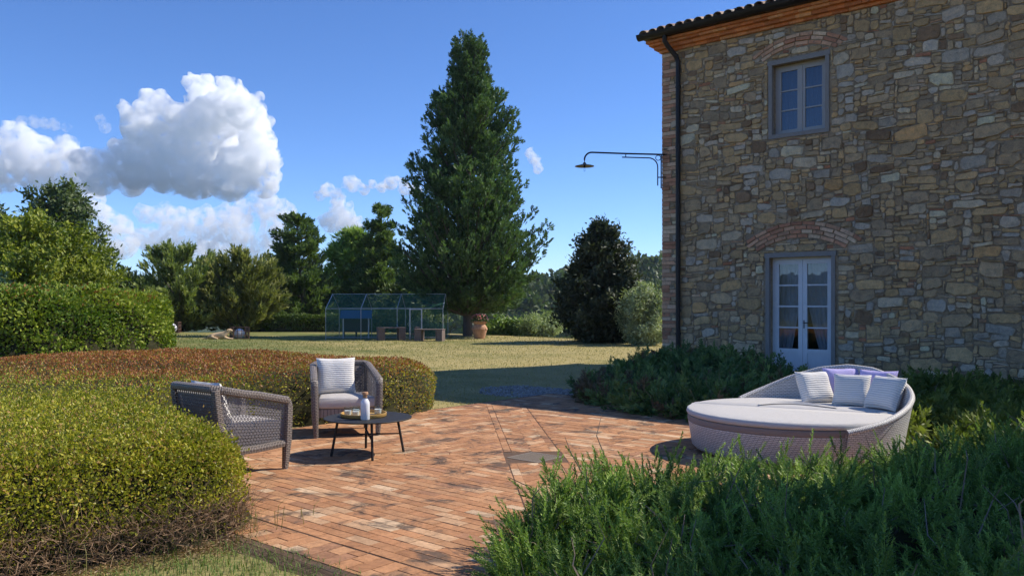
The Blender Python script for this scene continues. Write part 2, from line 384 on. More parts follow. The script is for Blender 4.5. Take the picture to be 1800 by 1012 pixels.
lawn = link('ground', npmesh('ground', V, Fq.copy(), M_LAWN, smooth=True)); tag(lawn, 'dry green and straw coloured lawn with wooded hills beyond', None, None, 'structure')

# ------------------------------------------------------------------ brick terrace
TC = (-5.15, 6.35); TH = 3.4; GAP = 0.007; TOP = 0.03
def clip(poly, nx, ny, d):
    out = []
    for i in range(len(poly)):
        p, q = poly[i], poly[(i + 1) % len(poly)]; sp = nx * p[0] + ny * p[1] - d; sq = nx * q[0] + ny * q[1] - d
        if sp <= 0: out.append(p)
        if (sp < 0 < sq) or (sq < 0 < sp):
            t = sp / (sp - sq); out.append((p[0] + (q[0] - p[0]) * t, p[1] + (q[1] - p[1]) * t))
    return out
def parea(p): return abs(sum(p[i][0] * p[(i + 1) % len(p)][1] - p[(i + 1) % len(p)][0] * p[i][1] for i in range(len(p)))) / 2
BR = []
def lay(poly, ang, L=0.27, Wd=0.1, seed=0, ox=0.0):
    """running bond over a convex polygon in terrace coordinates, rows along ang"""
    r = random.Random(seed); c, s_ = math.cos(ang), math.sin(ang)
    P = np.array(poly); uu = P[:, 0] * c + P[:, 1] * s_; vv = -P[:, 0] * s_ + P[:, 1] * c
    ctr = P.mean(0); hp = []
    for i in range(len(poly)):
        p, q = P[i], P[(i + 1) % len(poly)]; nx, ny = q[1] - p[1], p[0] - q[0]; l = math.hypot(nx, ny); nx, ny = nx / l, ny / l
        if nx * ctr[0] + ny * ctr[1] > nx * p[0] + ny * p[1]: nx, ny = -nx, -ny
        hp.append((nx, ny, nx * p[0] + ny * p[1]))
    v = vv.min(); k = 0
    while v < vv.max():
        wd = Wd * r.uniform(0.94, 1.06); u = uu.min() - L + (k % 2) * L * 0.5 + r.uniform(-0.05, 0.05) + ox
        while u < uu.max():
            l = L * r.uniform(0.86, 1.08) if r.random() > 0.12 else L * r.uniform(0.45, 0.7)
            q = [(u + GAP, v + GAP), (u + l, v + GAP + r.uniform(-1, 1) * 0.003), (u + l, v + wd), (u + GAP, v + wd + r.uniform(-1, 1) * 0.003)]
            q = [(x * c - y * s_, x * s_ + y * c) for x, y in q]
            for h in hp: q = clip(q, *h) if len(q) > 2 else q
            if len(q) > 2 and parea(q) > 0.0014: BR.append(q)
            u += l
        v += wd; k += 1
fi = TH - 0.3; ap = 0.41
lay([(-ap, 0), (-fi, fi - ap), (-fi, -fi + ap)], math.pi / 2, seed=1); lay([(ap, 0), (fi, fi - ap), (fi, -fi + ap)], math.pi / 2, seed=2)
lay([(0, -ap), (fi - ap, -fi), (-fi + ap, -fi)], 0, seed=3); lay([(0, ap), (fi - ap, fi), (-fi + ap, fi)], 0, seed=4)
q2 = math.sqrt(0.5)
for sx_, sy_ in ((-1, 1), (1, 1), (1, -1), (-1, -1)):
    d = (sx_ * q2, sy_ * q2); p = (-d[1], d[0]); D0, D1 = 0.3, fi * 1.414
    def R4(s0, s1, t0, t1): return [(d[0] * s + p[0] * t, d[1] * s + p[1] * t) for s, t in ((s0, t0), (s1, t0), (s1, t1), (s0, t1))]
    ang = math.atan2(d[1], d[0])
    lay(R4(D0, D1, 0.205, 0.285), ang, 0.27, 0.08, seed=11); lay(R4(D0, D1, -0.285, -0.205), ang, 0.27, 0.08, seed=12)
    lay(R4(D0, D1, 0.0, 0.205), ang + math.pi / 4, 0.27, 0.1, seed=13); lay(R4(D0, D1, -0.205, 0.0), ang - math.pi / 4, 0.27, 0.1, seed=14)
for k in range(4):
    c, s_ = [(1, 0), (0, 1), (-1, 0), (0, -1)][k]
    box_ = [(-TH, -TH), (TH, -TH), (TH, -fi - 0.012), (-TH, -fi - 0.012)]
    lay([(x * c - y * s_, x * s_ + y * c) for x, y in box_], math.pi / 2 + math.atan2(s_, c), 0.29, 0.12, seed=20 + k)
lay([(-TH, TH + 0.01), (TH, TH + 0.01), (TH, TH + 1.25), (-TH, TH + 1.25)], 0, seed=30)
rb = random.Random(5); PAL = [((0.44, 0.22, 0.105), 6), ((0.47, 0.25, 0.125), 6), ((0.41, 0.2, 0.095), 4), ((0.52, 0.32, 0.18), 3), ((0.57, 0.4, 0.25), 1.3), ((0.36, 0.185, 0.1), 2)]
def brick_geo(q, r=rb, top=TOP):
    q = list(q); cx = sum(p[0] for p in q) / len(q); cy_ = sum(p[1] for p in q) / len(q); n_ = len(q)
    if sum(q[i][0] * q[(i + 1) % n_][1] - q[(i + 1) % n_][0] * q[i][1] for i in range(n_)) < 0: q = q[::-1]
    z = top + r.uniform(-0.0012, 0.0012); tx, ty = r.uniform(-0.0015, 0.0015), r.uniform(-0.003, 0.003); V_ = []
    for ins, zz in ((0, 0.004), (0, z - 0.001), (0.001, z)):
        for x, y in q:
            dx, dy = cx - x, cy_ - y; l = math.hypot(dx, dy) + 1e-6; X_, Y_ = x + dx / l * ins, y + dy / l * ins
            w_ = AB(X_ + TC[0], Y_ + TC[1]); V_.append((w_[0], w_[1], zz + (0 if zz < 0.01 else tx * (X_ - cx) + ty * (Y_ - cy_))))
    F_ = [(i * n_ + k, i * n_ + (k + 1) % n_, (i + 1) * n_ + (k + 1) % n_, (i + 1) * n_ + k) for i in range(2) for k in range(n_)] + [[2 * n_ + k for k in range(n_)]]
    col = r.choices([p[0] for p in PAL], [p[1] for p in PAL])[0]; t = r.uniform(0.88, 1.12)
    return V_, F_, tuple(x * t for x in col), AB(cx + TC[0], cy_ + TC[1])
terrace = MB()
cs_ = [AB(TC[0] + x, TC[1] + y) for x, y in ((-TH - 0.06, -TH - 0.06), (TH + 0.06, -TH - 0.06), (TH + 0.06, TH + 1.3), (-TH - 0.06, TH + 1.3))]
terrace.add([(p[0], p[1], z) for z in (-0.05, 0.0262) for p in cs_], [(0, 1, 2, 3)[::-1], (4, 5, 6, 7), (0, 1, 5, 4), (1, 2, 6, 5), (2, 3, 7, 6), (3, 0, 4, 7)])
terrace = terrace.build('terrace', M_JOINT, col=(0.13, 0.08, 0.05))
sk_ = MB(); rk = random.Random(3); ins_ = []; out_ = []
for (x0, y0), (x1, y1) in (((-TH, -TH), (TH, -TH)), ((TH, -TH), (TH, TH + 1.25)), ((TH, TH + 1.25), (-TH, TH + 1.25)), ((-TH, TH + 1.25), (-TH, -TH))):
    for k in range(40):
        t = k / 40; x, y = x0 + (x1 - x0) * t, y0 + (y1 - y0) * t; ox, oy = (y1 - y0), -(x1 - x0); l = math.hypot(ox, oy); ins_.append((x + ox / l * 0.055, y + oy / l * 0.055)); w_ = 0.2 + rk.uniform(0, 0.07); out_.append((x + ox / l * w_, y + oy / l * w_))
nk = len(ins_); Vk = [(*AB(TC[0] + x, TC[1] + y), 0.0258) for x, y in ins_] + [(*AB(TC[0] + x, TC[1] + y), -0.012) for x, y in out_]
sk_.add(Vk, [(i, nk + i, nk + (i + 1) % nk, (i + 1) % nk) for i in range(nk)]).build('soil_margin', M_SOIL, terrace); tag(terrace, 'square red brick terrace laid in four fields around a drain', None, None, 'structure')
ranked = []
for q in BR:
    V_, F_, c_, w_ = brick_geo(q); x, y = w_
    sc_ = parea(q) / y ** 3
    pxx, pyy = 900 + F * x / y, HZ + F * HC / y
    hid = (pyy > 1030) or (x < -1.6 - 0.75 * (y - 5.6) and y < 7.2) or x < -3.2 or (pxx > 880 and pyy > 870 - (pxx - 880) * 0.25) or (x > 1.9 and y > 7.0)
    ranked.append((-1 if hid else sc_, V_, F_, c_))
ranked.sort(key=lambda t: -t[0])
for s_, V_, F_, c_ in ranked[:298]:
    link('brick', npmesh('brick', V_, F_, M_PAVER, col=c_), terrace)
Vr = []; Fr = []; Cr = []
for s_, V_, F_, c_ in ranked[298:]:
    o_ = len(Vr); Vr += V_; Fr += [[i + o_ for i in f] for f in F_]; Cr += [c_] * len(V_)
tag(link('brick_field', npmesh('brick_field', Vr, Fr, M_PAVER, col=np.array(Cr)), terrace), kind='stuff')
# cast drain grate in the middle
gc = AB(*TC); gr = thing('drain_grate', 'square dark drain grate set in the middle of the brick terrace', 'drain', (gc[0], gc[1], 0.0263), math.atan2(E1[1], E1[0]))
b = MB()
for s_ in (-1, 1): b.box((s_ * 0.19, 0, 0.002), (0.025, 0.405, 0.004)); b.box((0, s_ * 0.19, 0.002), (0.354, 0.025, 0.004))
M_CAST = plain('cast_stone', (0.2, 0.165, 0.13), 0.9, 0.4, 40, bstr=0.6)
b.build('grate_frame', M_CAST, gr)
for k in range(11): MB().box((-0.16 + k * 0.032, 0, 0.0018), (0.018, 0.352, 0.003)).build('grate_bar', M_CAST, gr)

# ------------------------------------------------------------------ farmhouse
CX, CY_ = 265 / F * 18.1, 18.1
def WP(px, py):
    q = (px - 900) / F; t = (CY_ * q - CX) / (0.759 + 0.651 * q); return t, HC + (HZ - py) / F * (CY_ - 0.651 * t)
house = thing('farmhouse', 'two storey rubble stone farmhouse with terracotta eaves and brick corner', 'house', (CX, CY_, 0))
def HV(u, z, d=0.0):        # wall coordinates -> house-local: u along the front, z up, d out of the wall
    return (E1[0] * u - E2[0] * d, E1[1] * u - E2[1] * d, z)
WL, WH, BUILT = 13.5, 7.02, 8.8
wl, wz1 = WP(1357.5, 116); wr, _ = WP(1451.5, 100); wz0 = WP(1357.5, 239)[1]
dl, dz1 = WP(1352.5, 453); dr, _ = WP(1462, 446); dz0 = 0.06
OPEN = [(wl, wr, wz0, wz1), (dl, dr, dz0, dz1)]
REV = 0.16                   # depth of the reveals
def wallquad(mb, u0, u1, z0, z1, d=0.0):
    nu, nz = max(1, int((u1 - u0) / 0.5)), max(1, int((z1 - z0) / 0.5))
    mb.grid([[HV(u0 + (u1 - u0) * i / nu, z0 + (z1 - z0) * k / nz, d) for i in range(nu + 1)] for k in range(nz + 1)])
fw = MB(); us = sorted({0.0, WL} | {x for o_ in OPEN for x in o_[:2]}); zs = sorted({-0.3, WH} | {x for o_ in OPEN for x in o_[2:]})
for i in range(len(us) - 1):
    for k in range(len(zs) - 1):
        um, zm = (us[i] + us[i + 1]) / 2, (zs[k] + zs[k + 1]) / 2
        if not any(a0 < um < a1 and b0 < zm < b1 for a0, a1, b0, b1 in OPEN): wallquad(fw, us[i], us[i + 1], zs[k], zs[k + 1])
for a0, a1, b0, b1 in OPEN:  # reveals
    fw.add([HV(a0, b0), HV(a0, b1), HV(a0, b1, -0.34), HV(a0, b0, -0.34)], [(0, 1, 2, 3)]); fw.add([HV(a1, b0), HV(a1, b1), HV(a1, b1, -0.34), HV(a1, b0, -0.34)], [(3, 2, 1, 0)])
    fw.add([HV(a0, b1), HV(a1, b1), HV(a1, b1, -0.34), HV(a0, b1, -0.34)], [(0, 1, 2, 3)]); fw.add([HV(a0, b0), HV(a1, b0), HV(a1, b0, -0.34), HV(a0, b0, -0.34)], [(3, 2, 1, 0)])
fw = fw.build('front_wall', M_MORTAR, house)
DEP = 9.0
for nm, pts in (('side_wall', ((0, 0), (0, DEP))), ('back_wall', ((0, DEP), (WL, DEP))), ('side_wall', ((WL, DEP), (WL, 0)))):
    (u0, d0), (u1, d1) = pts
    MB().add([HV(u0, -0.3, -d0), HV(u1, -0.3, -d1), HV(u1, WH, -d1), HV(u0, WH, -d0)], [(0, 1, 2, 3)]).build(nm, M_MORTAR, house)
MB().add([HV(0.02, 0.03, -0.4), HV(WL - 0.02, 0.03, -0.4), HV(WL - 0.02, 0.03, -DEP), HV(0.02, 0.03, -DEP)], [(0, 1, 2, 3)]).build('room_floor', plain('clay_floor', (0.25, 0.13, 0.08)), house)
for (u0, u1, z0, z1) in ((dl - 1.2, dr + 1.2, 0.04, 3.0), (wl - 1.2, wr + 1.2, 3.4, 6.6)):   # plastered rooms behind the openings
    r_ = MB(); d0, d1 = -0.345, -4.2
    for A in (((u0, z0, d1), (u1, z0, d1), (u1, z1, d1), (u0, z1, d1)), ((u0, z0, d0), (u0, z0, d1), (u0, z1, d1), (u0, z1, d0)), ((u1, z0, d0), (u1, z0, d1), (u1, z1, d1), (u1, z1, d0)),
              ((u0, z1, d0), (u1, z1, d0), (u1, z1, d1), (u0, z1, d1)), ((u0, z0, d0), (u1, z0, d0), (u1, z0, d1), (u0, z0, d1))):
        r_.add([HV(*p) for p in A], [(0, 1, 2, 3)])
    r_.build('room', M_DARKROOM, house)
# relieving arches over the openings: flat bricks in bent courses
def arch(um, half, zb, rise, rows, nm_seed):
    r = random.Random(nm_seed); out = []
    Rr = (half ** 2 + rise ** 2) / (2 * rise); zc = zb + rise - Rr
    for k in range(rows):
        R_ = Rr + k * 0.082; th = math.asin(min(0.99, (half + 0.09 * k) / R_)); s0 = -th * R_ + (k % 2) * 0.1
        while s0 < th * R_ - 0.06:
            L = r.uniform(0.2, 0.29); a0, a1 = s0 / R_, min(s0 + L, th * R_) / R_
            P = [(um + math.sin(a) * q_, zc + math.cos(a) * q_) for a, q_ in ((a0 + 0.009 / R_, R_ + 0.006), (a1 - 0.009 / R_, R_ + 0.006), (a1 - 0.009 / R_, R_ + 0.07), (a0 + 0.009 / R_, R_ + 0.07))]
            out.append(P); s0 += L
    return out
ARCH = arch((wl + wr) / 2, (wr - wl) / 2 + 0.2, wz1 + 0.1, 0.2, 3, 3) + arch((dl + dr) / 2, (dr - dl) / 2 + 0.26, dz1 + 0.12, 0.25, 4, 4)
# quoin bricks
QUO = []; z = 0.02; k = 0; rq = random.Random(9)
while z < WH - 0.06:
    h = rq.uniform(0.066, 0.082); lng = (k // 2) % 2 == 0
    if lng:
        x1 = 0.36 + rq.uniform(-0.03, 0.02)
        if rq.random() < 0.45: xm = x1 * rq.uniform(0.35, 0.65); QUO += [(0, xm - 0.005, z, z + h), (xm + 0.005, x1, z, z + h)]
        else: QUO.append((0, x1, z, z + h))
    else: QUO.append((0, 0.2 + rq.uniform(-0.03, 0.03), z, z + h))
    z += h + 0.011; k += 1
# rubble: rectangles packed on a fine grid, then warped and rounded
cu, cv = 0.043, 0.036; NU, NV = int(BUILT / cu), int(WH / cv); occ = np.zeros((NU, NV), bool)
def reserve(u0, u1, z0, z1): occ[max(0, int(round(u0 / cu))):int(round(u1 / cu)), max(0, int(round(z0 / cv))):int(round(z1 / cv))] = True
reserve(wl - 0.1, wr + 0.1, wz0 - 0.1, wz1 + 0.11); reserve(dl - 0.11, dr + 0.11, 0, dz1 + 0.1); 
for a_ in QUO: reserve(a_[0], a_[1] + 0.02, a_[2] - 0.01, a_[3] + 0.02)
for a_ in ARCH:
    A_ = np.array(a_); reserve(A_[:, 0].min() - 0.01, A_[:, 0].max() + 0.01, A_[:, 1].min() - 0.005, A_[:, 1].max() + 0.01)
rs = random.Random(21); ST = []
def put(i, k, w_, h_): occ[i:i + w_, k:k + h_] = True; ST.append((i, k, w_, h_))
for _ in range(1500):
    w_, h_ = rs.randint(6, 12), rs.randint(4, 7); i, k = rs.randrange(NU - w_), rs.randrange(NV - h_)
    if len(ST) < 260 and not occ[i:i + w_, k:k + h_].any(): put(i, k, w_, h_)
for k in range(NV):
    i = 0
    while i < NU:
        if occ[i, k]: i += 1; continue
        thin = rs.random() < 0.2
        w_ = rs.randint(3, 8); h_ = 1 if thin else rs.choices([2, 3, 4, 5], [4, 5, 3, 1])[0]
        if not thin and h_ <= 2: w_ = rs.randint(3, 8)
        w0 = 0
        while w0 < w_ and i + w0 < NU and not occ[i + w0, k]: w0 += 1
        h0 = 1
        while h0 < h_ and k + h0 < NV and not occ[i:i + w0, k + h0].any(): h0 += 1
        if w0 <= 1 and h0 > 3: h0 = 3
        put(i, k, w0, h0); i += w0
SP = [((0.42, 0.315, 0.2), 5), ((0.45, 0.325, 0.185), 4), ((0.48, 0.335, 0.18), 2.5), ((0.36, 0.275, 0.185), 3), ((0.43, 0.37, 0.3), 3), ((0.56, 0.465, 0.335), 2.2), ((0.24, 0.16, 0.1), 1.2), ((0.5, 0.32, 0.16), 0.9), ((0.44, 0.4, 0.345), 1.4)]
BP = [((0.42, 0.2, 0.12), 3), ((0.46, 0.28, 0.18), 3), ((0.52, 0.38, 0.26), 2.5), ((0.3, 0.14, 0.09), 1)]
def pick(P, r): 
    c_ = r.choices([p[0] for p in P], [p[1] for p in P])[0]; t = r.uniform(1.05, 1.5); return tuple(min(0.75, x * t * k) for x, k in zip(c_, (1.03, 0.985, 0.9)))
def stone_geo(i, k, w_, h_, r):
    x0, x1, z0, z1 = i * cu, (i + w_) * cu, k * cv, (k + h_) * cv; mx, mz = (x0 + x1) / 2, (z0 + z1) / 2
    g_ = r.uniform(0.004, 0.011); hx, hz = (x1 - x0) / 2 - g_, (z1 - z0) / 2 - g_
    brick = (h_ <= 2 and 3 <= w_ <= 6 and r.random() < (0.26 if h_ == 1 else 0.12)); P = []
    cc = 0.12 if brick else 1.0
    for sx_, sz_ in ((1, 1), (-1, 1), (-1, -1), (1, -1)):
        ax, az = r.uniform(0.12, 0.75) * cc * min(hx, hz * 1.9), r.uniform(0.15, 0.75) * cc * hz
        pa, pb = (sx_ * hx, sz_ * (hz - az)), (sx_ * (hx - ax), sz_ * hz)
        P += [pa, pb] if sx_ * sz_ > 0 else [pb, pa]
    if w_ > 4 and not brick: P.insert(2, (r.uniform(-0.4, 0.4) * hx, hz * r.uniform(0.86, 1.0))); P.insert(7, (r.uniform(-0.4, 0.4) * hx, -hz * r.uniform(0.86, 1.0)))
    j = 0.0 if brick else min(0.016, hz * 0.26); P = [(mx + x + r.uniform(-j, j), mz + z_ + r.uniform(-j, j)) for x, z_ in P]; sk = r.uniform(-0.13, 0.13)
    fade = 1.0 if mx > 0.6 else mx / 0.6
    for (a0, a1, b0, b1) in OPEN:
        dd = math.hypot(max(a0 - mx, 0, mx - a1), max(b0 - mz, 0, mz - b1)); fade = min(fade, sstep(dd, 0.15, 0.8))
    Q = []
    for x, z_ in P:
        z_ += sk * (x - mx) * fade
        Q.append((x + 0.035 * fade * float(wob(x * 2.4, z_ * 2.4, 31)), z_ + 0.045 * fade * float(wob(x * 1.7, z_ * 2.6, 32))))
    n_ = len(Q); cx_ = sum(q[0] for q in Q) / n_; cz_ = sum(q[1] for q in Q) / n_; pr = r.uniform(0.01, 0.034) if not brick else r.uniform(0.008, 0.02)
    tx, tz = r.uniform(-0.06, 0.06), r.uniform(-0.1, 0.1); V_ = []
    for sc_, d_ in ((1.0, -0.02), (0.985, pr * 0.6), (0.9, pr)):
        for x, z_ in Q:
            dx, dz = x - cx_, z_ - cz_; d2 = d_ + (0 if d_ < 0 else tx * dx + tz * dz + r.uniform(-0.2, 0.2) * pr); V_.append(HV(cx_ + dx * sc_, cz_ + dz * sc_, d2))
    V_.append(HV(cx_, cz_, pr * r.uniform(0.8, 1.25)))
    F_ = [(a * n_ + q, (a + 1) * n_ + q, (a + 1) * n_ + (q + 1) % n_, a * n_ + (q + 1) % n_) for a in range(2) for q in range(n_)] + [(2 * n_ + q, 3 * n_, 2 * n_ + (q + 1) % n_) for q in range(n_)]
    return V_, F_, (pick(BP, r) if brick else pick(SP, r)), w_ * h_ / (CY_ - 0.651 * mx) ** 2 * (1 if mx < 6.7 and mz > 0.75 else 0.0)
stones = sorted([stone_geo(*s_, rs) for s_ in ST if s_[2] * s_[3] > 1], key=lambda t: -t[3])
for V_, F_, c_, _ in stones[:299]: link('stone', npmesh('stone', V_, F_, M_STONE, col=c_), fw)
Vr = []; Fr = []; Cr = []
for V_, F_, c_, _ in stones[299:]:
    o_ = len(Vr); Vr += V_; Fr += [[i + o_ for i in f] for f in F_]; Cr += [c_] * len(V_)
tag(link('small_stonework', npmesh('small_stonework', Vr, Fr, M_STONE, col=np.array(Cr)), fw), kind='stuff')
def wallbrick(P, r, proud=0.012):
    n_ = len(P); cx_ = sum(q[0] for q in P) / n_; cz_ = sum(q[1] for q in P) / n_; V_ = []; p_ = proud * r.uniform(0.5, 1.5)
    for sc_, d_ in ((1.0, -0.03), (1.0, p_ - 0.004), (0.96, p_)):
        for x, z_ in P: V_.append(HV(cx_ + (x - cx_) * sc_, cz_ + (z_ - cz_) * sc_, d_))
    F_ = [(a * n_ + q, a * n_ + (q + 1) % n_, (a + 1) * n_ + (q + 1) % n_, (a + 1) * n_ + q) for a in range(2) for q in range(n_)] + [[2 * n_ + q for q in range(n_)]]
    return link('brick', npmesh('brick', V_, F_, M_BRICK, col=pick([((0.42, 0.22, 0.14), 3), ((0.46, 0.28, 0.185), 4), ((0.54, 0.38, 0.27), 3), ((0.36, 0.18, 0.115), 2)], r)), fw)
for a_ in ARCH: wallbrick(a_[::-1], rq, 0.024)
for x0, x1, z0, z1 in QUO: wallbrick([(x0 - 0.012, z0), (x1, z0 + rq.uniform(-0.003, 0.003)), (x1, z1), (x0 - 0.012, z1)], rq, 0.016)
for x0, x1, z0, z1 in QUO[::1]:      # return of the quoins on the side wall
    pass

def wbox(mb, u0, u1, z0, z1, d0, d1):
    P = [HV(u, z_, d) for d in (d0, d1) for z_ in (z0, z1) for u in (u0, u1)]
    return mb.add(P, [(0, 2, 3, 1), (4, 5, 7, 6), (0, 1, 5, 4), (2, 6, 7, 3), (0, 4, 6, 2), (1, 3, 7, 5)])
def openwork(nm, u0, u1, z0, z1, rows, bot, paint, sill):
    """a casement pair with stone surround; parts under one window or door"""
    root = bpy.data.objects.new(nm, None); COL.objects.link(root); root.parent = house; root.empty_display_size = 0.1
    s_ = 0.07
    wbox(MB(), u0 - s_, u0 + 0.004, z0 - (0.0 if bot else s_), z1, -0.05, 0.028).build('jamb', M_SERENA, root); wbox(MB(), u1 - 0.004, u1 + s_, z0 - (0.0 if bot else s_), z1, -0.05, 0.028).build('jamb', M_SERENA, root)
    wbox(MB(), u0 - s_ - 0.02, u1 + s_ + 0.02, z1 - 0.004, z1 + s_ + 0.015, -0.05, 0.034).build('lintel', M_SERENA, root)
    if sill: wbox(MB(), u0 + 0.004, u1 - 0.004, z0 - s_, z0 + 0.012, -0.2, 0.03).build('sill', M_SERENA, root)
    d = -REV; f = 0.045                      # fixed frame
    fr_ = MB(); wbox(fr_, u0, u0 + f, z0 + 0.012, z1, d - 0.06, d); wbox(fr_, u1 - f, u1, z0 + 0.012, z1, d - 0.06, d); wbox(fr_, u0 + f, u1 - f, z1 - f, z1, d - 0.06, d)
    wbox(fr_, u0 + f, u1 - f, z0 + 0.012, z0 + 0.03, d - 0.06, d + 0.02); fr_.build('frame', paint, root)
    um = (u0 + u1) / 2; st = 0.085 if bot else 0.075; d1 = d + 0.012
    for A, B in ((u0 + f + 0.004, um - 0.003), (um + 0.003, u1 - f - 0.004)):
        lf = MB(); zb = z0 + 0.034; zt = z1 - f - 0.004
        wbox(lf, A, A + st, zb, zt, d - 0.04, d1); wbox(lf, B - st, B, zb, zt, d - 0.04, d1); wbox(lf, A + st, B - st, zt - st, zt, d - 0.04, d1)
        base = zb + (bot if bot else st)
        wbox(lf, A + st, B - st, zb, zb + (0.1 if bot else st), d - 0.04, d1)
        if bot: wbox(lf, A + st, B - st, base - 0.08, base, d - 0.04, d1); wbox(lf, A + st, B - st, zb + 0.1, base - 0.08, d - 0.035, d1 - 0.016)
        leaf = lf.build('casement', paint, root)
        ph = (zt - st - base) / rows
        for k in range(rows):
            if k: wbox(MB(), A + st, B - st, base + k * ph - 0.014, base + k * ph + 0.014, d - 0.034, d1 - 0.004).build('glazing_bar', paint, root)
            P = [HV(u, z_, d - 0.012) for u, z_ in ((A + st, base + k * ph + 0.014 * (k > 0)), (B - st, base + k * ph + 0.014 * (k > 0)), (B - st, base + (k + 1) * ph - 0.014 * (k < rows - 1)), (A + st, base + (k + 1) * ph - 0.014 * (k < rows - 1)))]
            MB().add(P, [(0, 1, 2, 3)]).build('pane', M_GLASS, root)
    if bot:
        hd = MB(); wbox(hd, um + 0.02, um + 0.035, z0 + 1.0, z0 + 1.16, d1, d1 + 0.012); wbox(hd, um + 0.02, um + 0.11, z0 + 1.1, z0 + 1.118, d1 + 0.012, d1 + 0.03); hd.build('handle', M_IRON, root)
    else: wbox(MB(), um - 0.022, um + 0.022, z0 + 0.04, z1 - f - 0.01, d1, d1 + 0.014).build('cover_strip', paint, root)
    return root
openwork('window', wl, wr, wz0, wz1, 3, 0, M_TAUPE, True)
openwork('door', dl, dr, dz0, dz1, 4, 0.56, M_PALE, False)
wbox(MB(), dl - 0.1, dr + 0.1, 0.0, 0.075, -0.22, 0.1).build('door_step', M_SERENA, house)
# curtains inside
def curtain(u_top, u_bot, z0, z1, d, lab, folds=7, seed=1, mt=None):
    r = random.Random(seed); P = []; N = folds * 6
    for k in range(15):
        t = k / 14; e = t ** 1.6; a = u_top[0] * (1 - e) + u_bot[0] * e; b_ = u_top[1] * (1 - e) + u_bot[1] * e
        P.append([HV(a + (b_ - a) * i / N, z1 + (z0 - z1) * t, d + 0.022 * math.sin(i / N * folds * 6.283) * (0.6 + 0.4 * t)) for i in range(N + 1)])
    o_ = MB().grid(P).build('curtain', mt or M_CURTAIN, None, True, loc=(CX, CY_, 0)); tag(o_, lab, 'curtain'); return o_
um = (dl + dr) / 2
curtain((um - 0.12, dr + 0.05), (dr - 0.3, dr + 0.05), 0.3, dz1 + 0.05, -0.44, 'white linen curtain behind the door leaf that carries the handle')
curtain((dl - 0.05, um - 0.1), (dl - 0.05, dl + 0.22), 0.3, dz1 + 0.05, -0.44, 'white linen curtain behind the door leaf without a handle', 5, 2)
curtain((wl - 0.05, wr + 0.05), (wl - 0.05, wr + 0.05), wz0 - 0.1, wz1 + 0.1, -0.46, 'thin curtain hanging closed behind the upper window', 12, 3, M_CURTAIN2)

# eaves: stepped clay courses, gutter, down pipe, roof
corn = bpy.data.objects.new('cornice', None); COL.objects.link(corn); corn.parent = house
rc = random.Random(4)
for row, (z0, h, d1, L) in enumerate(((WH - 0.0, 0.055, 0.07, 0.29), (WH + 0.058, 0.07, 0.16, 0.31), (WH + 0.131, 0.05, 0.25, 0.3), (WH + 0.184, 0.05, 0.31, 0.33))):
    u = -d1 * 0.8
    while u < BUILT + 0.6:
        l = L * rc.uniform(0.97, 1.03); mb = MB(); wbox(mb, u + 0.004, u + l - 0.004, z0, z0 + h, -0.2, d1 + rc.uniform(-0.004, 0.004))
        c_ = pick([((0.5, 0.19, 0.07), 3), ((0.56, 0.25, 0.11), 3), ((0.45, 0.16, 0.06), 2)], rc)
        mb.build('cornice_brick', M_TERRA, corn, col=c_); u += l
    mb = MB(); wbox(mb, BUILT + 0.9, WL, z0, z0 + h, -0.2, d1); wbox(mb, -d1 * 0.8, -0.003, z0, z0 + h, -DEP, -0.203); mb.build('cornice_course', M_TERRA, corn, col=(0.5, 0.2, 0.08))
EZ = WH + 0.235
sec = [(0.1 * math.cos(a), 0.1 * math.sin(a)) for a in np.linspace(math.pi, 2 * math.pi, 10)]
gt = MB(); pin = []
sec2 = sec + [(x * 0.9, y * 0.9) for x, y in sec[::-1]]
for u in (-0.36, WL + 0.4): pin.append([HV(u, EZ + 0.1 + y, 0.42 + x) for x, y in sec2] + [HV(u, EZ + 0.1 + sec2[0][1], 0.42 + sec2[0][0])])
gt.grid(pin); gt.add(pin[0][:10], [list(range(10))]); gt.tube([HV(-0.36, EZ + 0.105, 0.52), HV(WL + 0.4, EZ + 0.105, 0.52)], 0.012, 6)
gt.build('gutter', M_GUTTER, house, True)
pu = WP(1196, 400)[0]; pu2 = WP(1184, 70)[0]
dp = MB(); dp.tube([HV(pu2, EZ + 0.02, 0.39), HV(pu2, EZ - 0.1, 0.38), HV(pu2 + 0.03, EZ - 0.2, 0.3), HV(pu - 0.03, EZ - 0.4, 0.14), HV(pu, EZ - 0.52, 0.1), HV(pu, EZ - 0.7, 0.1), HV(pu, 0.05, 0.1)], 0.052, 12)
dpo = dp.build('downpipe', M_GUTTER, house, True)
for z_ in (0.9, 2.9, 4.9, 6.2): MB().lathe([(0.05, -0.02), (0.062, -0.02), (0.062, 0.02), (0.05, 0.02)], HV(pu, z_, 0.1), 12).build('pipe_collar', M_GUTTER, dpo)
OH = 0.33; SL = 0.33; RZ = EZ + 0.05
rf = MB(); hd = DEP / 2 + OH
A = [HV(-0.32, RZ, OH), HV(WL + OH, RZ, OH), HV(WL + OH, RZ, -DEP - OH), HV(-0.32, RZ, -DEP - OH), HV(-OH + hd, RZ + hd * SL, -DEP / 2), HV(WL + OH - hd, RZ + hd * SL, -DEP / 2)]
rf.add(A, [(0, 1, 5, 4), (1, 2, 5), (2, 3, 4, 5), (3, 0, 4), (3, 2, 1, 0)]); roof = rf.build('roof', M_TILE, house, col=(0.33, 0.22, 0.16))
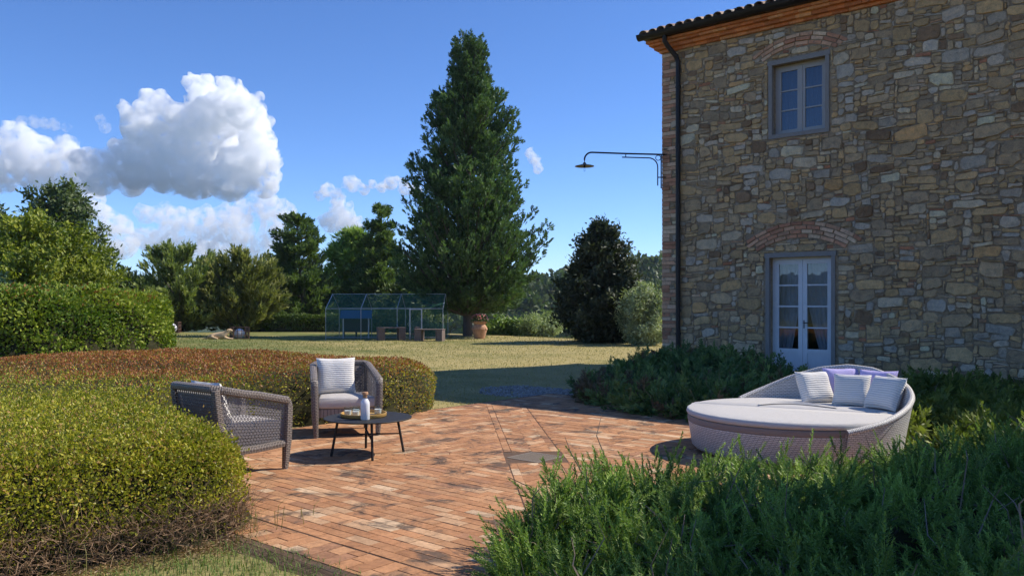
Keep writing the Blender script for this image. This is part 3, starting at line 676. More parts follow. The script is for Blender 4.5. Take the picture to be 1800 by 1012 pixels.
def tile_mesh(conv):
    P = []
    for t, rr_ in ((0, 0.1), (1, 0.082)):
        P.append([(math.cos(a) * rr_, t * 0.46, math.sin(a) * rr_ * 0.8 * conv) for a in np.linspace(0, math.pi, 8)])
    for t, rr_ in ((1, 0.07), (0, 0.086)):
        P.append([(math.cos(a) * rr_, t * 0.46, math.sin(a) * rr_ * 0.8 * conv) for a in np.linspace(0, math.pi, 8)])
    P.append(P[0]); return P
TV = [tile_mesh(1), tile_mesh(-1)]; wdir = math.atan2(E1[1], E1[0])
tmeshes = []
for cvx in (0, 1):
    for c_ in ((0.34, 0.22, 0.15), (0.4, 0.29, 0.2), (0.27, 0.18, 0.13), (0.36, 0.31, 0.25)):
        mb = MB().grid(TV[cvx]); tmeshes.append(npmesh('roof_tile', mb.v, mb.f, M_TILE, col=c_, smooth=True))
rt = random.Random(8)
for row in range(2):
    u = -0.28
    while u < 9.4:
        for cvx, off in ((0, 0), (1, 0.11)):
            t = link('roof_tile', tmeshes[cvx * 4 + rt.randrange(4)], roof)
            t.location = HV(u + off + rt.uniform(-0.012, 0.012), RZ + 0.06 + 0.05 * (1 - cvx) + row * 0.36 * SL, 0.37 - row * 0.36 + rt.uniform(-0.025, 0.025))
            t.rotation_euler = (math.atan(SL) * 0.9, 0, wdir + rt.uniform(-0.03, 0.03))
        u += 0.222

# ------------------------------------------------------------------ wall lamp on the corner
LZ = HC + (HZ - 271) / F * 18.0
lamp = thing('wall_lamp', 'black iron lamp bracket with a flat enamel shade on the house corner', 'lamp', (CX, CY_ - 0.02, LZ))
arm = MB(); AL = (1165 - 1027) / F * 18.1; rw = 0.018
arm.tube([(0.03, -0.04, 0.0), (-0.02, -0.03, 0.0), (-AL * 0.5, -0.035, 0.02), (-AL + 0.16, -0.04, 0.045)] + [(-AL + 0.16 - 0.16 * math.sin(a), -0.04, 0.045 - 0.16 * (1 - math.cos(a))) for a in np.linspace(0.2, 1.5708, 7)] + [(-AL, -0.04, -0.2)], rw, 8)
arm.build('arm', M_IRON, lamp, True)
br = MB(); z2 = -0.075
br.tube([(-0.9, -0.037, z2 + 0.015), (-0.32, -0.035, z2)] + [(-0.32 + 0.2 * math.sin(a), -0.035, z2 - 0.2 * (1 - math.cos(a))) for a in np.linspace(0.2, 1.5708, 7)] + [(-0.12, -0.035, -0.68)], 0.013, 8)
br.tube([(-0.82, -0.037, 0.03), (-0.82, -0.037, z2 + 0.01)], 0.01, 6); br.build('brace', M_IRON, lamp, True)
up = MB(); up.tube([(-0.045, -0.035, 0.0), (-0.045, -0.035, -0.74)], 0.014, 8); up.tube([(-0.125, -0.035, -0.5), (0.06, -0.05, -0.5)], 0.013, 6)
up.tube([(0.02, -0.04, 0.0), (0.1, -0.06, 0.0), (0.115, -0.07, 0.05), (0.09, -0.07, 0.11), (0.0, -0.05, 0.11)], 0.013, 6); up.build('wall_bracket', M_IRON, lamp, True)
rg = MB(); rg.tube([(-0.11 + 0.055 * math.cos(a), -0.035, -0.075 + 0.055 * math.sin(a)) for a in np.linspace(0, 2 * math.pi, 20, endpoint=False)], 0.008, 6, closed=True, up=(0, 1, 0)); rg.build('ring', M_IRON, lamp, True)
MB().lathe([(0.02, -0.17), (0.03, -0.19), (0.05, -0.215), (0.21, -0.255), (0.212, -0.262), (0.05, -0.235), (0.0, -0.235)], (-AL, -0.04, 0), 28).build('shade', plain('enamel_shade', (0.12, 0.1, 0.08), 0.4, 0.2), lamp, True)
MB().lathe([(0.022, -0.235), (0.022, -0.285), (0.0, -0.285)], (-AL, -0.04, 0), 12).build('socket', M_IRON, lamp, True)
MB().lathe([(0.012, -0.286), (0.022, -0.31), (0.03, -0.34), (0.022, -0.37), (0.0, -0.38)], (-AL, -0.04, 0), 14).build('bulb', M_CLEAR, lamp, True)
# ------------------------------------------------------------------ furniture
PZ = 0.031                                  # top of the paving
def rotx(a): c, s_ = math.cos(a), math.sin(a); return np.array([[1, 0, 0], [0, c, -s_], [0, s_, c]])
def roty(a): c, s_ = math.cos(a), math.sin(a); return np.array([[c, 0, s_], [0, 1, 0], [-s_, 0, c]])
def rotz(a): c, s_ = math.cos(a), math.sin(a); return np.array([[c, -s_, 0], [s_, c, 0], [0, 0, 1]])
def pillow_mesh(wd, ht, th, m, seed, n=18):
    """soft cushion standing in the xz plane, front towards -y"""
    r = np.random.default_rng(seed); t = np.linspace(-1, 1, n + 1); A, B = np.meshgrid(t, t)
    puff = np.clip((1 - A ** 4) * (1 - B ** 4), 0, 1) ** 0.45
    pin = 1 - 0.07 * (1 - np.abs(A) ** 2) * np.abs(B) ** 3; pin2 = 1 - 0.07 * (1 - np.abs(B) ** 2) * np.abs(A) ** 3
    X = A * pin2 * wd / 2; Z = B * pin * ht / 2; wr = 0.006 * wob(A * 3, B * 3, seed) * puff
    mb = MB(); U = np.stack([A * wd / 2, B * ht / 2, np.zeros_like(A)], 2)
    mb.grid(np.stack([X, -puff * th / 2 + wr, Z], 2), U); mb.grid(np.stack([X, puff * th / 2 + wr, Z], 2), U, True)
    return npmesh('cushion', mb.v, mb.f, m, uvw=np.array(mb.u), smooth=True)

def lattice(mb, S, nu, nv, pitch, Lu, Lv):
    """three families of flat strands over a surface S(u,v), u,v in 0..1"""
    for ang in (0, math.pi / 3, 2 * math.pi / 3):
        c, s_ = math.cos(ang), math.sin(ang); ext = math.hypot(Lu, Lv); k = -int(ext / pitch)
        while k * pitch < ext:
            seg = []
            for j in range(0, int(2 * ext / 0.03) + 1):
                t = -ext + j * 0.03; x = c * t - s_ * k * pitch + Lu / 2; y = s_ * t + c * k * pitch + Lv / 2
                if 0 <= x <= Lu and 0 <= y <= Lv: seg.append(S(x / Lu, y / Lv))
            if len(seg) > 1: mb.tube(seg, 0.0042, 4, caps=False)
            k += 1
def armchair(loc, rz, label):
    t = thing('armchair', label, 'armchair', (loc[0], loc[1], PZ), rz, 'wicker armchairs on the terrace'); t.scale = (0.96, 0.96, 0.98)
    fx, bx, fy, by = 0.375, 0.325, -0.34, 0.33            # half widths front / back, depth
    FL, BL, BRr, FR = [np.array(p) for p in ((-fx, fy), (-bx, by), (bx, by), (fx, fy))]
    def lean(p, z): return (p[0] * (1 + 0.08 * (z - 0.3)), p[1] + (0.14 * (z - 0.3) if p[1] > 0 else 0.03 * (z - 0.3)), z)
    zt = lambda s_: 0.645 + 0.155 * s_                      # top line from arm front (0) to back (1)
    mb = MB()
    top = [lean(FL * (1 - q) + BL * q, zt(q)) for q in np.linspace(0, 0.9, 7)] + [lean((-bx * 0.9, by + 0.01), 0.80)] + [lean((x * bx, by + 0.02 - 0.02 * x * x), 0.802) for x in (-0.6, 0, 0.6)] + [lean((bx * 0.9, by + 0.01), 0.80)] + [lean(FR * (1 - q) + BRr * q, zt(q)) for q in np.linspace(0.9, 0, 7)]
    front = lambda s_: [(s_ * fx, fy, 0.0), (s_ * fx, fy - 0.005, 0.28), (s_ * (fx + 0.006), fy - 0.012, 0.58)]
    rail = [front(-1)[2]] + [(-fx - 0.004, fy - 0.004, 0.625)] + top + [(fx + 0.004, fy - 0.004, 0.625)] + [front(1)[2]]
    mb.tube(rail, (0.042, 0.036), 10, 3.0); mb.build('top_rail', M_WICK, t, True)
    for s_ in (-1, 1):
        lg = MB(); P = [(s_ * (fx - 0.012), fy + 0.008, 0.014)] + front(s_)[1:]; lg.tube(P + [(P[-1][0], P[-1][1], 0.61)], [0.028, 0.042, 0.042, 0.038], 10, 3.0, up=(0, 1, 0)); lo = lg.build('leg', M_WICK, t, True)
        MB().lathe([(0, 0), (0.026, 0), (0.028, 0.015), (0, 0.016)], (s_ * (fx - 0.012), fy + 0.008, 0), 12).build('foot_cap', plain('grey_plastic', (0.2, 0.2, 0.2)) if 'grey_plastic' not in MATS else MATS['grey_plastic'], lo, True)
        lg = MB(); p0 = (s_ * (bx - 0.015), by - 0.02, 0.0); lg.tube([p0] + [lean((s_ * bx, by), z_) for z_ in (0.28, 0.5, 0.79)], [0.028, 0.04, 0.042, 0.038], 10, 3.0, up=(0, 1, 0)); lg.build('leg', M_WICK, t, True)
    lowr = MB(); zb = 0.225
    for A_, B_ in ((FL, BL), (BRr, FR)): lowr.tube([lean(A_, zb + (0.02 if A_[1] < 0 else 0)), lean((A_ + B_) / 2, zb), lean(B_, zb)], (0.034, 0.036), 8, 3.0)
    lowr.tube([lean(BL, zb), lean(BRr, zb)], (0.034, 0.036), 8, 3.0); lowr.build('bottom_rail', M_WICK, t, True)
    sb = MB(); out = [FL * 0.97, FR * 0.97, BRr * 0.96, BL * 0.96]
    sb.add([(p[0], p[1], z_) for z_ in (0.23, 0.325) for p in out], [(3, 2, 1, 0), (4, 5, 6, 7), (0, 1, 5, 4), (1, 2, 6, 5), (2, 3, 7, 6), (3, 0, 4, 7)]); sb.build('seat_frame', M_WICK, t)
    for A_, B_, nm in ((FL, BL, 0), (FR, BRr, 0), (BL, BRr, 1)):
        lt = MB()
        def S(u, v, A_=A_, B_=B_, nm=nm):
            z1 = 0.79 if nm else zt(u) - 0.01
            return lean(A_ * (1 - u) + B_ * u, 0.235 + (z1 - 0.235) * v)
        lattice(lt, S, 0, 0, 0.028, float(np.linalg.norm(B_ - A_)), 0.5); lt.build('lattice_panel', M_LATT, t, True)
        inn = MB(); k_ = 0.93        # close woven lining on the inside of back and arms
        if nm: inn.grid([[np.array(S(u, v)) * (1, 1, 1) + (0, -0.035, 0) for u in np.linspace(0.06, 0.94, 7)] for v in np.linspace(0.25, 0.97, 7)], [[(u * 0.6, v * 0.5, 0) for u in np.linspace(0.06, 0.94, 7)] for v in np.linspace(0.25, 0.97, 7)]); inn.build('back_lining', M_WICK, t, True)
    o2 = [(-fx + 0.05, fy + 0.0), (0, fy - 0.012), (fx - 0.05, fy + 0.0), (fx - 0.045, fy + 0.08), (bx - 0.05, by - 0.13), (bx - 0.06, by - 0.05), (-bx + 0.06, by - 0.05), (-bx + 0.05, by - 0.13), (-fx + 0.045, fy + 0.08)]
    cu_ = MB().cushion(o2, 0.326, 0.455, 0.03).build('seat_cushion', M_CUSH, t, True)
    return t
m_, n_, o_ = nodes('lattice_strand'); principled(n_, o_, rgb(0.2, 0.185, 0.185), 0.5); M_LATT = m_
CB = (-1.98, 9.72); armchair(CB, rad(18), 'grey wicker armchair behind the coffee table with an ivory cushion')
CA = (-2.56, 7.56); armchair(CA, rad(180 - 38), 'grey wicker armchair with star lattice sides backed against the near hedge')
def place(me, nm, loc, R, label, cat, group):
    o = link(nm, me); from mathutils import Matrix
    o.matrix_world = Matrix.Translation(Vector(loc)) @ Matrix([list(map(float, r_)) for r_ in R]).to_4x4()
    return tag(o, label, cat, group)
def on_chair(c, rz, x, y, z): q = rotz(rz) @ np.array([x, y, 0]); return (c[0] + q[0], c[1] + q[1], PZ + z)
place(pillow_mesh(0.46, 0.44, 0.13, M_RIB, 1), 'cushion', on_chair(CB, rad(18), -0.07, 0.19, 0.655), rotz(rad(18)) @ rotx(rad(-15)), 'rippled ivory cushion leaning in the armchair behind the table', 'cushion', 'loose cushions')
place(pillow_mesh(0.46, 0.44, 0.13, M_RIB, 2), 'cushion', on_chair(CA, rad(142), 0.03, 0.2, 0.615), rotz(rad(142)) @ rotx(rad(-17)), 'rippled ivory cushion peeping over the back of the lattice armchair', 'cushion', 'loose cushions')

# coffee table
TX, TY = G(647, 803); TZ = 0.375
ct = thing('coffee_table', 'round black metal coffee table standing between the armchairs', 'table', (TX, TY, PZ), 0.2)
M_TBL = plain('black_table_metal', (0.028, 0.027, 0.026), 0.6, 0.1, 40, 0.0, 0.05, 0.25)
MB().lathe([(0, TZ - 0.016), (0.42, TZ - 0.016), (0.437, TZ - 0.012), (0.44, TZ - 0.004), (0.437, TZ), (0, TZ)], (0, 0, 0), 64).build('table_top', M_TBL, ct, True)
legs_top = [(0.3 * math.cos(a), 0.3 * math.sin(a)) for a in (rad(-85), rad(10), rad(92), rad(188))]
for x, y in legs_top:
    MB().tube([(x * 1.22, y * 1.22, 0), (x, y, TZ - 0.016)], 0.013, 10).build('leg', M_TBL, ct, True)
cr = MB(); 
for i, k in ((0, 2), (1, 3)): cr.tube([(legs_top[i][0] * 1.1, legs_top[i][1] * 1.1, 0.19), (legs_top[k][0] * 1.1, legs_top[k][1] * 1.1, 0.192 + 0.02 * i)], (0.008, 0.014), 4)
cr.build('cross_brace', M_TBL, ct)
TT = PZ + TZ
tx, ty = TX - 0.055, TY + 0.06
tr = thing('tray', 'round yellow wooden tray carrying the glasses on the black table', 'tray', (tx, ty, TT + 0.0005))
M_WOOD = plain('bamboo_wood', (0.5, 0.3, 0.09), 0.5, 0.15, 20, bstr=0.1)
b = MB().lathe([(0, 0.001), (0.225, 0.001), (0.23, 0.005), (0.232, 0.036), (0.222, 0.036), (0.219, 0.01), (0, 0.009)], (0, 0, 0), 48); b.build('tray_body', M_WOOD, tr, True)
M_MILK = plain('white_wax', (0.8, 0.79, 0.77), 0.5, 0.03)
GL = [(-0.155, -0.03, 'leftmost'), (-0.085, 0.045, ''), (-0.06, -0.1, ''), (0.13, 0.09, '')]
labs = ['clear tumbler with white wax, nearest the tray rim and farthest from the bottle', 'clear tumbler with white wax at the middle of the cluster of three', 'clear tumbler with white wax standing just beside the white bottle', 'clear tumbler with white wax standing alone across the tray from the others']
for (x, y, _), lb in zip(GL, labs):
    gthing = thing('glass_tumbler', lb, 'tumbler', (tx + x, ty + y, TT + 0.0105), 0, 'tumblers on the tray')
    MB().lathe([(0, 0.001), (0.033, 0.001), (0.036, 0.006), (0.041, 0.088), (0.039, 0.088), (0.034, 0.007), (0, 0.006)], (0, 0, 0), 20).build('glass', M_CLEAR, gthing, True)
    MB().lathe([(0, 0.0075), (0.0335, 0.0075), (0.0365, 0.05), (0, 0.048)], (0, 0, 0), 20).build('wax', M_MILK, gthing, True)
bx_, by_ = tx + 0.06, ty - 0.255
bt = thing('bottle', 'white glass bottle with a cork stopper at the tray edge', 'bottle', (bx_, by_, TT + 0.0005))
M_WGLASS = plain('white_glass', (0.8, 0.81, 0.82), 0.12, 0.01, 10, bstr=0.0, spec=0.5)
MB().lathe([(0, 0), (0.042, 0), (0.045, 0.006), (0.045, 0.155), (0.042, 0.175), (0.03, 0.195), (0.025, 0.205), (0.0, 0.205)], (0, 0, 0), 28).build('bottle_body', M_WGLASS, bt, True)
MB().lathe([(0.025, 0.206), (0.024, 0.235), (0.028, 0.24), (0.028, 0.246), (0.02, 0.246)], (0, 0, 0), 24).build('bottle_neck', M_CLEAR, bt, True)
MB().lathe([(0, 0.215), (0.02, 0.215), (0.02, 0.247), (0.03, 0.247), (0.03, 0.268), (0.027, 0.271), (0, 0.271)], (0, 0, 0), 20).build('cork', plain('cork', (0.42, 0.24, 0.13), 0.8, 0.25, 120), bt, True)

# round daybed
DX, DY = 2.87, 8.5; TH0 = rad(10)
db = thing('daybed', 'round white wicker daybed with a low curved back and sand coloured mattress', 'daybed', (DX, DY, PZ)); db.scale = (0.965, 0.965, 0.97)
MB().lathe([(0, 0.03), (1.0, 0.03), (1.03, 0.06), (1.07, 0.31), (0, 0.31)], (0, 0, 0), 72).build('base', M_WWICK, db, True)
for a in range(0, 360, 60): MB().lathe([(0, 0), (0.04, 0), (0.04, 0.032), (0, 0.032)], (0.9 * math.cos(rad(a)), 0.9 * math.sin(rad(a)), 0), 10).build('foot', MATS['grey_plastic'], db, True)
def top_h(th): return float(np.interp(math.degrees(th), [-82, -60, -35, 0, 25, 40, 55, 70, 86, 103], [0.36, 0.44, 0.56, 0.72, 0.82, 0.835, 0.79, 0.69, 0.55, 0.42]))
ns = 60; sp = rad(92); ou = []; iu = []; UU = []; rim = []
for i in range(ns + 1):
    s_ = -1 + 2 * i / ns; th = TH0 + s_ * sp; zt_ = top_h(th); co, si = math.cos(th), math.sin(th); col_o = []; col_i = []; uc = []
    for k in range(9):
        z_ = 0.10 + (zt_ - 0.10) * k / 8; R_ = 1.085 + 0.16 * (z_ / 0.85) ** 1.3; bl = 0.045
        col_o.append((R_ * co, R_ * si, z_)); col_i.append(((R_ - bl) * co, (R_ - bl) * si, max(z_, 0.1))); uc.append((th * 1.15, z_, 0))
    ou.append(col_o); iu.append(col_i); UU.append(uc); R_ = 1.085 + 0.16 * (zt_ / 0.85) ** 1.3 - 0.022; rim.append((R_ * co, R_ * si, zt_))
sh = MB(); sh.grid(ou, UU, True); sh.grid(iu, UU); sh.tube(rim, 0.03, 8)
sh.build('backrest', M_WWICK, db, True)
N = 64; circ = [(1.075 * math.cos(2 * math.pi * k / N), 1.075 * math.sin(2 * math.pi * k / N)) for k in range(N)]
# mattress: a front and a back piece parted by a straight seam
sa = rad(-28); nx_, ny_ = math.cos(sa + math.pi / 2), math.sin(sa + math.pi / 2); offs = 0.10
def half(sign):
    P = clip([tuple(p) for p in circ], sign * nx_, sign * ny_, sign * offs - 0.011); return P
for sg in (1, -1):
    P = half(sg); MB().cushion(P, 0.31, 0.375, 0.012).build('mattress_border', M_MATTSIDE, db, True); MB().cushion([(x * 1.012, y * 1.012) for x, y in P], 0.377, 0.445, 0.03).build('mattress', M_MATT, db, True)
# curved turned-up opening of the cover on the mattress
cvp = [(-0.25 + 0.75 * t, 0.28 + 0.22 * math.sin(t * math.pi) - 0.3 * t, 0.457) for t in np.linspace(0, 1, 16)]
fl = MB(); fl.grid([[(x, y, z_ + 0.001) for x, y, z_ in cvp], [(x + 0.01, y + 0.035, z_ + 0.008 + 0.018 * math.sin(i / 15 * math.pi)) for i, (x, y, z_) in enumerate(cvp)], [(x + 0.015, y + 0.085, z_ - 0.002) for x, y, z_ in cvp]]); fl.build('cover_fold', M_MATT, db, True)
def on_bed(px, py, z_): 
    Y = F * (HC - z_) / (py - HZ); return ((px - 900) * Y / F, Y, z_)
PB = [((1432, 688), 9.02, 0.41, 0.37, M_RIB, -16, -24, 'rippled ivory cushion nearest the glazed door on the daybed'),
      ((1482, 686), 9.1, 0.42, 0.4, M_LAV, -6, -20, 'lavender cushion between two rippled ivory cushions on the daybed'),
      ((1497, 695), 8.78, 0.38, 0.36, M_RIB, 30, -26, 'rippled ivory cushion resting against the lavender one on the daybed'),
      ((1541, 694), 8.84, 0.4, 0.4, M_LAV, 42, -22, 'lavender cushion tucked in the deep curve of the daybed back'),
      ((1556, 708), 8.45, 0.4, 0.37, M_RIB, 66, -28, 'rippled ivory cushion turned against the outer end of the daybed rim')]
for (p, Y, w_, h_, m_, rz, rx, lb), sd in zip(PB, range(5)):
    x = (p[0] - 900) * Y / F
    place(pillow_mesh(w_, h_, 0.15, m_, 20 + sd), 'cushion', (x, Y, PZ + 0.44 + h_ * 0.44), rotz(rad(-rz)) @ rotx(rad(rx)), lb, 'cushion', 'loose cushions')
# ------------------------------------------------------------------ hedges and shrubs
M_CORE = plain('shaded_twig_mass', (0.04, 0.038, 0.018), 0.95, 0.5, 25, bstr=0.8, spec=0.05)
def pdist(P, poly):
    """signed distance to a polygon (positive inside)"""
    poly = np.array(poly, float); A = poly; B = np.roll(poly, -1, 0); d = np.full(len(P), 1e9); ins = np.zeros(len(P), bool)
    for a, b in zip(A, B):
        e = b - a; t = np.clip(((P - a) @ e) / (e @ e), 0, 1); d = np.minimum(d, np.linalg.norm(P - a - t[:, None] * e, axis=1))
        c = ((a[1] > P[:, 1]) != (b[1] > P[:, 1])); xi = a[0] + (P[:, 1] - a[1]) / (b[1] - a[1] + 1e-12) * e[0]; ins ^= c & (P[:, 0] < xi)
    return np.where(ins, d, -d)
def smooth_poly(poly, n=2):
    P = np.array(poly, float)
    for _ in range(n): Q = np.roll(P, -1, 0); P = np.stack([P * 0.75 + Q * 0.25, P * 0.25 + Q * 0.75], 1).reshape(-1, 2)
    return P
def mound_pts(poly, n, H, rr_, rng, side=0.35, nz=0.06, seed=1, hf=None):
    """points and normals on a rounded mound over a plan outline; a share lies on the upright flanks"""
    poly = np.array(poly); lo, hi = poly.min(0) - 0.02, poly.max(0) + 0.02; out = []; nor = []; got = 0
    def hgt(P):
        d = pdist(P, poly); t = np.clip(d / rr_, 0, 1); Hh = H if hf is None else hf(P[:, 0], P[:, 1])
        return np.where(d > 0, Hh * (0.55 + 0.45 * np.sqrt(np.clip(1 - (1 - t) ** 2, 0, 1))) + nz * wob(P[:, 0] * 2.2, P[:, 1] * 2.2, seed) * t, -1), d
    while got < n:
        P = rng.uniform(lo, hi, (n * 2, 2)); h, d = hgt(P); k = d > 0; P = P[k]; h = h[k]; d = d[k]
        e = 0.03; hx = (hgt(P + (e, 0))[0] - h) / e; hy = (hgt(P + (0, e))[0] - h) / e
        g2 = np.stack([-np.clip(hx, -6, 6), -np.clip(hy, -6, 6), np.ones(len(P))], 1)
        out.append(np.concatenate([P, h[:, None]], 1)); nor.append(unit(g2)); got += len(P)
    O = np.concatenate(out)[:n]; N = np.concatenate(nor)[:n]
    m_ = int(n * side) * 2; A = poly; B = np.roll(poly, -1, 0); L = np.linalg.norm(B - A, axis=1); i = rng.choice(len(A), m_, p=L / L.sum()); t = rng.uniform(0, 1, m_)[:, None]
    S = A[i] * (1 - t) + B[i] * t; e = B[i] - A[i]; nn = unit(np.stack([e[:, 1], -e[:, 0]], 1)); c = pdist(S + nn * 0.05, poly) > 0; nn[c] *= -1
    Hh = np.full(m_, H) if hf is None else hf(S[:, 0], S[:, 1])
    ph = np.clip(rng.uniform(-0.75, 1.0, m_), 0, 1) * 1.45; low = ph <= 0
    S = S - nn * (rr_ * (1 - np.cos(ph)))[:, None]; Hh = Hh + nz * wob(S[:, 0] * 2.2, S[:, 1] * 2.2, seed) * np.clip((1 - np.cos(ph)), 0, 1)
    zz = np.where(low, rng.uniform(0.02, 0.56, m_), 0.55 + 0.45 * np.sin(ph)) * Hh; nn = nn * np.cos(ph)[:, None]; O2 = np.concatenate([S + nn * 0.05 * wob(S[:, 0] * 3, zz * 5 + S[:, 1] * 3, seed + 3)[:, None], zz[:, None]], 1)
    return np.concatenate([O, O2]), np.concatenate([N, np.concatenate([nn, (0.15 + np.sin(ph))[:, None]], 1)])
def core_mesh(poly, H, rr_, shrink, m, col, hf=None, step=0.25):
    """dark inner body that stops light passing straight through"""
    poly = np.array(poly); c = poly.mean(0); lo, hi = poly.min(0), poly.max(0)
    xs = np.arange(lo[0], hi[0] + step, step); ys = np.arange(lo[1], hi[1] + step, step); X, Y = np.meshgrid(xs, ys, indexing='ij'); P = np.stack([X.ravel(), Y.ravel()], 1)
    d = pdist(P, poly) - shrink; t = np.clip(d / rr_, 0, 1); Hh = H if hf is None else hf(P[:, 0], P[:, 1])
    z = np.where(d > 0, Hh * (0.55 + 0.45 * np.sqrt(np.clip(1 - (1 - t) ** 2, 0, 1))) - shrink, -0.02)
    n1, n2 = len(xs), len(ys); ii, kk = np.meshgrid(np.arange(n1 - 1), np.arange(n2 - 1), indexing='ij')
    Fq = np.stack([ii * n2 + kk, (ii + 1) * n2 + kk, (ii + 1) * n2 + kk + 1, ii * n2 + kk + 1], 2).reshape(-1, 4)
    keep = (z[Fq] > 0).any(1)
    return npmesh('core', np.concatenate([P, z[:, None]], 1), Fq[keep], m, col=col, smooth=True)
def leaf_mesh(name, P, N, L, W, cols, m, rng, spread=0.9, flat=0.0):
    D = unit(N * 0.55 + rng.normal(size=N.shape) * spread + np.array([0, 0, 0.25])); S = unit(np.cross(D, rng.normal(size=N.shape)))
    V, Fq = leafquads(P, D, S, L, W, 0.07)
    return npmesh(name, V, Fq, m, col=np.repeat(cols, 4, 0))
def twigs_mesh(name, P, D, L, r_, rng, m=None):
    """thin crooked twigs, three-sided"""
    n = len(P); D = unit(D); a = unit(np.cross(D, rng.normal(size=D.shape))); b = np.cross(D, a); rings = []
    k1 = rng.normal(size=(n, 3)) * 0.3; k2 = rng.normal(size=(n, 3)) * 0.45; L = np.asarray(L).reshape(-1, 1) * np.ones((n, 1))
    for t, k, s_ in ((0, 0, 1.0), (0.4, k1, 0.8), (0.75, k2, 0.6), (1.0, k1 + k2, 0.3)):
        c = P + (D * t + np.asarray(k) * 0.45 * t) * L
        rings.append(np.stack([c + (a * math.cos(q) + b * math.sin(q)) * r_ * s_ for q in (0, 2.094, 4.189)], 1))
    V = np.stack(rings, 1).reshape(n, 12, 3); f = []
    for i in range(3):
        for q in range(3): f.append((i * 3 + q, i * 3 + (q + 1) % 3, (i + 1) * 3 + (q + 1) % 3, (i + 1) * 3 + q))
    Fq = np.array(f)[None] + (np.arange(n) * 12)[:, None, None]
    return npmesh(name, V.reshape(-1, 3), Fq.reshape(-1, 4), m or M_TWIG)

# --- the clipped shrub bed that curls round the armchairs
HP = smooth_poly([(-5.2, 2.6), (-3.4, 3.75), (-2.6, 4.72), (-2.08, 5.15), (-1.8, 5.5), (-1.95, 5.95), (-2.32, 6.4), (-2.85, 6.9), (-3.4, 7.5), (-3.55, 8.4), (-3.3, 9.5), (-2.9, 10.25), (-2.2, 10.5), (-1.55, 10.9), (-1.12, 11.7), (-1.25, 12.7),
                  (-2.3, 13.6), (-3.9, 15.2), (-6.4, 16.0), (-8.0, 15.0), (-8.8, 12.6), (-10.2, 9.5), (-9.5, 4.5), (-7, 2.2)], 2)
rng = np.random.default_rng(11)
def hedge_h(x, y): return 0.70 + 0.04 * wob(np.asarray(x) * 0.7, np.asarray(y) * 0.7, 4) - 0.05 * sstep(-np.asarray(x), 6, 10)
P, N = mound_pts(HP, 125000, 0.7, 0.42, rng, 0.22, 0.035, 2, hedge_h)
inview = (np.abs(P[:, 0]) < P[:, 1] * 0.72 + 1.4); P = P[inview]; N = N[inview]
dens = np.where(P[:, 1] < 8, 1.0, 0.62); k = rng.uniform(0, 1, len(P)) < dens; P = P[k]; N = N[k]
frontbare = (P[:, 2] < 0.18 + 0.07 * wob(P[:, 0] * 5, P[:, 1] * 5, 9)) & (P[:, 1] < 6.4) & (P[:, 0] - P[:, 1] * 0 < 5)
k = ~frontbare | (rng.uniform(0, 1, len(P)) < 0.14); P = P[k]; N = N[k]
# a second thin layer near the eye
for q_, lim in ((0.02, 8.0), (0.04, 8.0), (0.0, 6.8)):
    near = P[:, 1] < lim
    if q_ != 0.02: near &= rng.uniform(0, 1, len(P)) < 0.5
    P = np.concatenate([P, P[near] + rng.normal(size=(near.sum(), 3)) * 0.03 - N[near] * q_]); N = np.concatenate([N, N[near]])
P = P - N * rng.uniform(0, 0.05, len(P))[:, None]
red = sstep(P[:, 1] + 1.1 * wob(P[:, 0] * 1.2, P[:, 1] * 1.2, 3) + 0.35 * (P[:, 0] < -5), 7.6, 13.2) * sstep(N[:, 2], 0.35, 0.95) * sstep(P[:, 2], 0.45, 0.66)
brn = sstep(P[:, 1], 9, 11) * 0.28
green = mixc((0.2, 0.23, 0.02), (0.56, 0.5, 0.06), rng.uniform(0, 1, len(P)) ** 1.3)
tan_ = rng.uniform(0, 1, len(P)) < 0.13 + brn; green[tan_] = mixc((0.38, 0.26, 0.08), (0.5, 0.3, 0.11), rng.uniform(0, 1, tan_.sum()))
rd = rng.uniform(0, 1, len(P)) < red * 0.85; green[rd] = mixc((0.34, 0.1, 0.035), (0.46, 0.2, 0.07), rng.uniform(0, 1, rd.sum()))
hd_ = thing('shrub_hedge', 'low clipped curving hedge with yellow green and russet leaves around the armchairs', 'hedge', (0, 0, 0))
L = 0.025 * rng.uniform(0.7, 1.35, len(P)) * (1 + 0.045 * np.clip(P[:, 1] - 5, 0, 12))
link('foliage', leaf_mesh('foliage', P, N, L, L * 0.52, green, M_HEDGE, rng, 0.75), hd_)['kind'] = 'stuff'
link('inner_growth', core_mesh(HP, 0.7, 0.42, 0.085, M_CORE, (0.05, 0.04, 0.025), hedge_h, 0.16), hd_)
fp = np.array([(-4.4, 3.0), (-3.4, 3.72), (-2.6, 4.66), (-2.08, 5.1), (-1.82, 5.45), (-1.9, 5.85)])
sg = np.linalg.norm(np.diff(fp, axis=0), axis=1); i = rng.choice(len(sg), 2600, p=sg / sg.sum()); t = rng.uniform(0, 1, (2600, 1)); B = fp[i] * (1 - t) + fp[i + 1] * t
nn = np.array([0.66, -0.75]); tp = np.concatenate([B - nn * rng.uniform(-0.02, 0.12, (2600, 1)), rng.uniform(0.0, 0.24, (2600, 1)) ** 1.0], 1)
td = np.concatenate([np.tile(nn * 0.35, (2600, 1)) + rng.normal(size=(2600, 2)) * 0.65, np.abs(rng.normal(size=(2600, 1))) * 0.8], 1)
link('bare_twigs', twigs_mesh('bare_twigs', tp, td, rng.uniform(0.08, 0.24, 2600), 0.0022, rng, plain('dry_twig', (0.3, 0.19, 0.11), 0.85, 0.35, 30)), hd_)['kind'] = 'stuff'
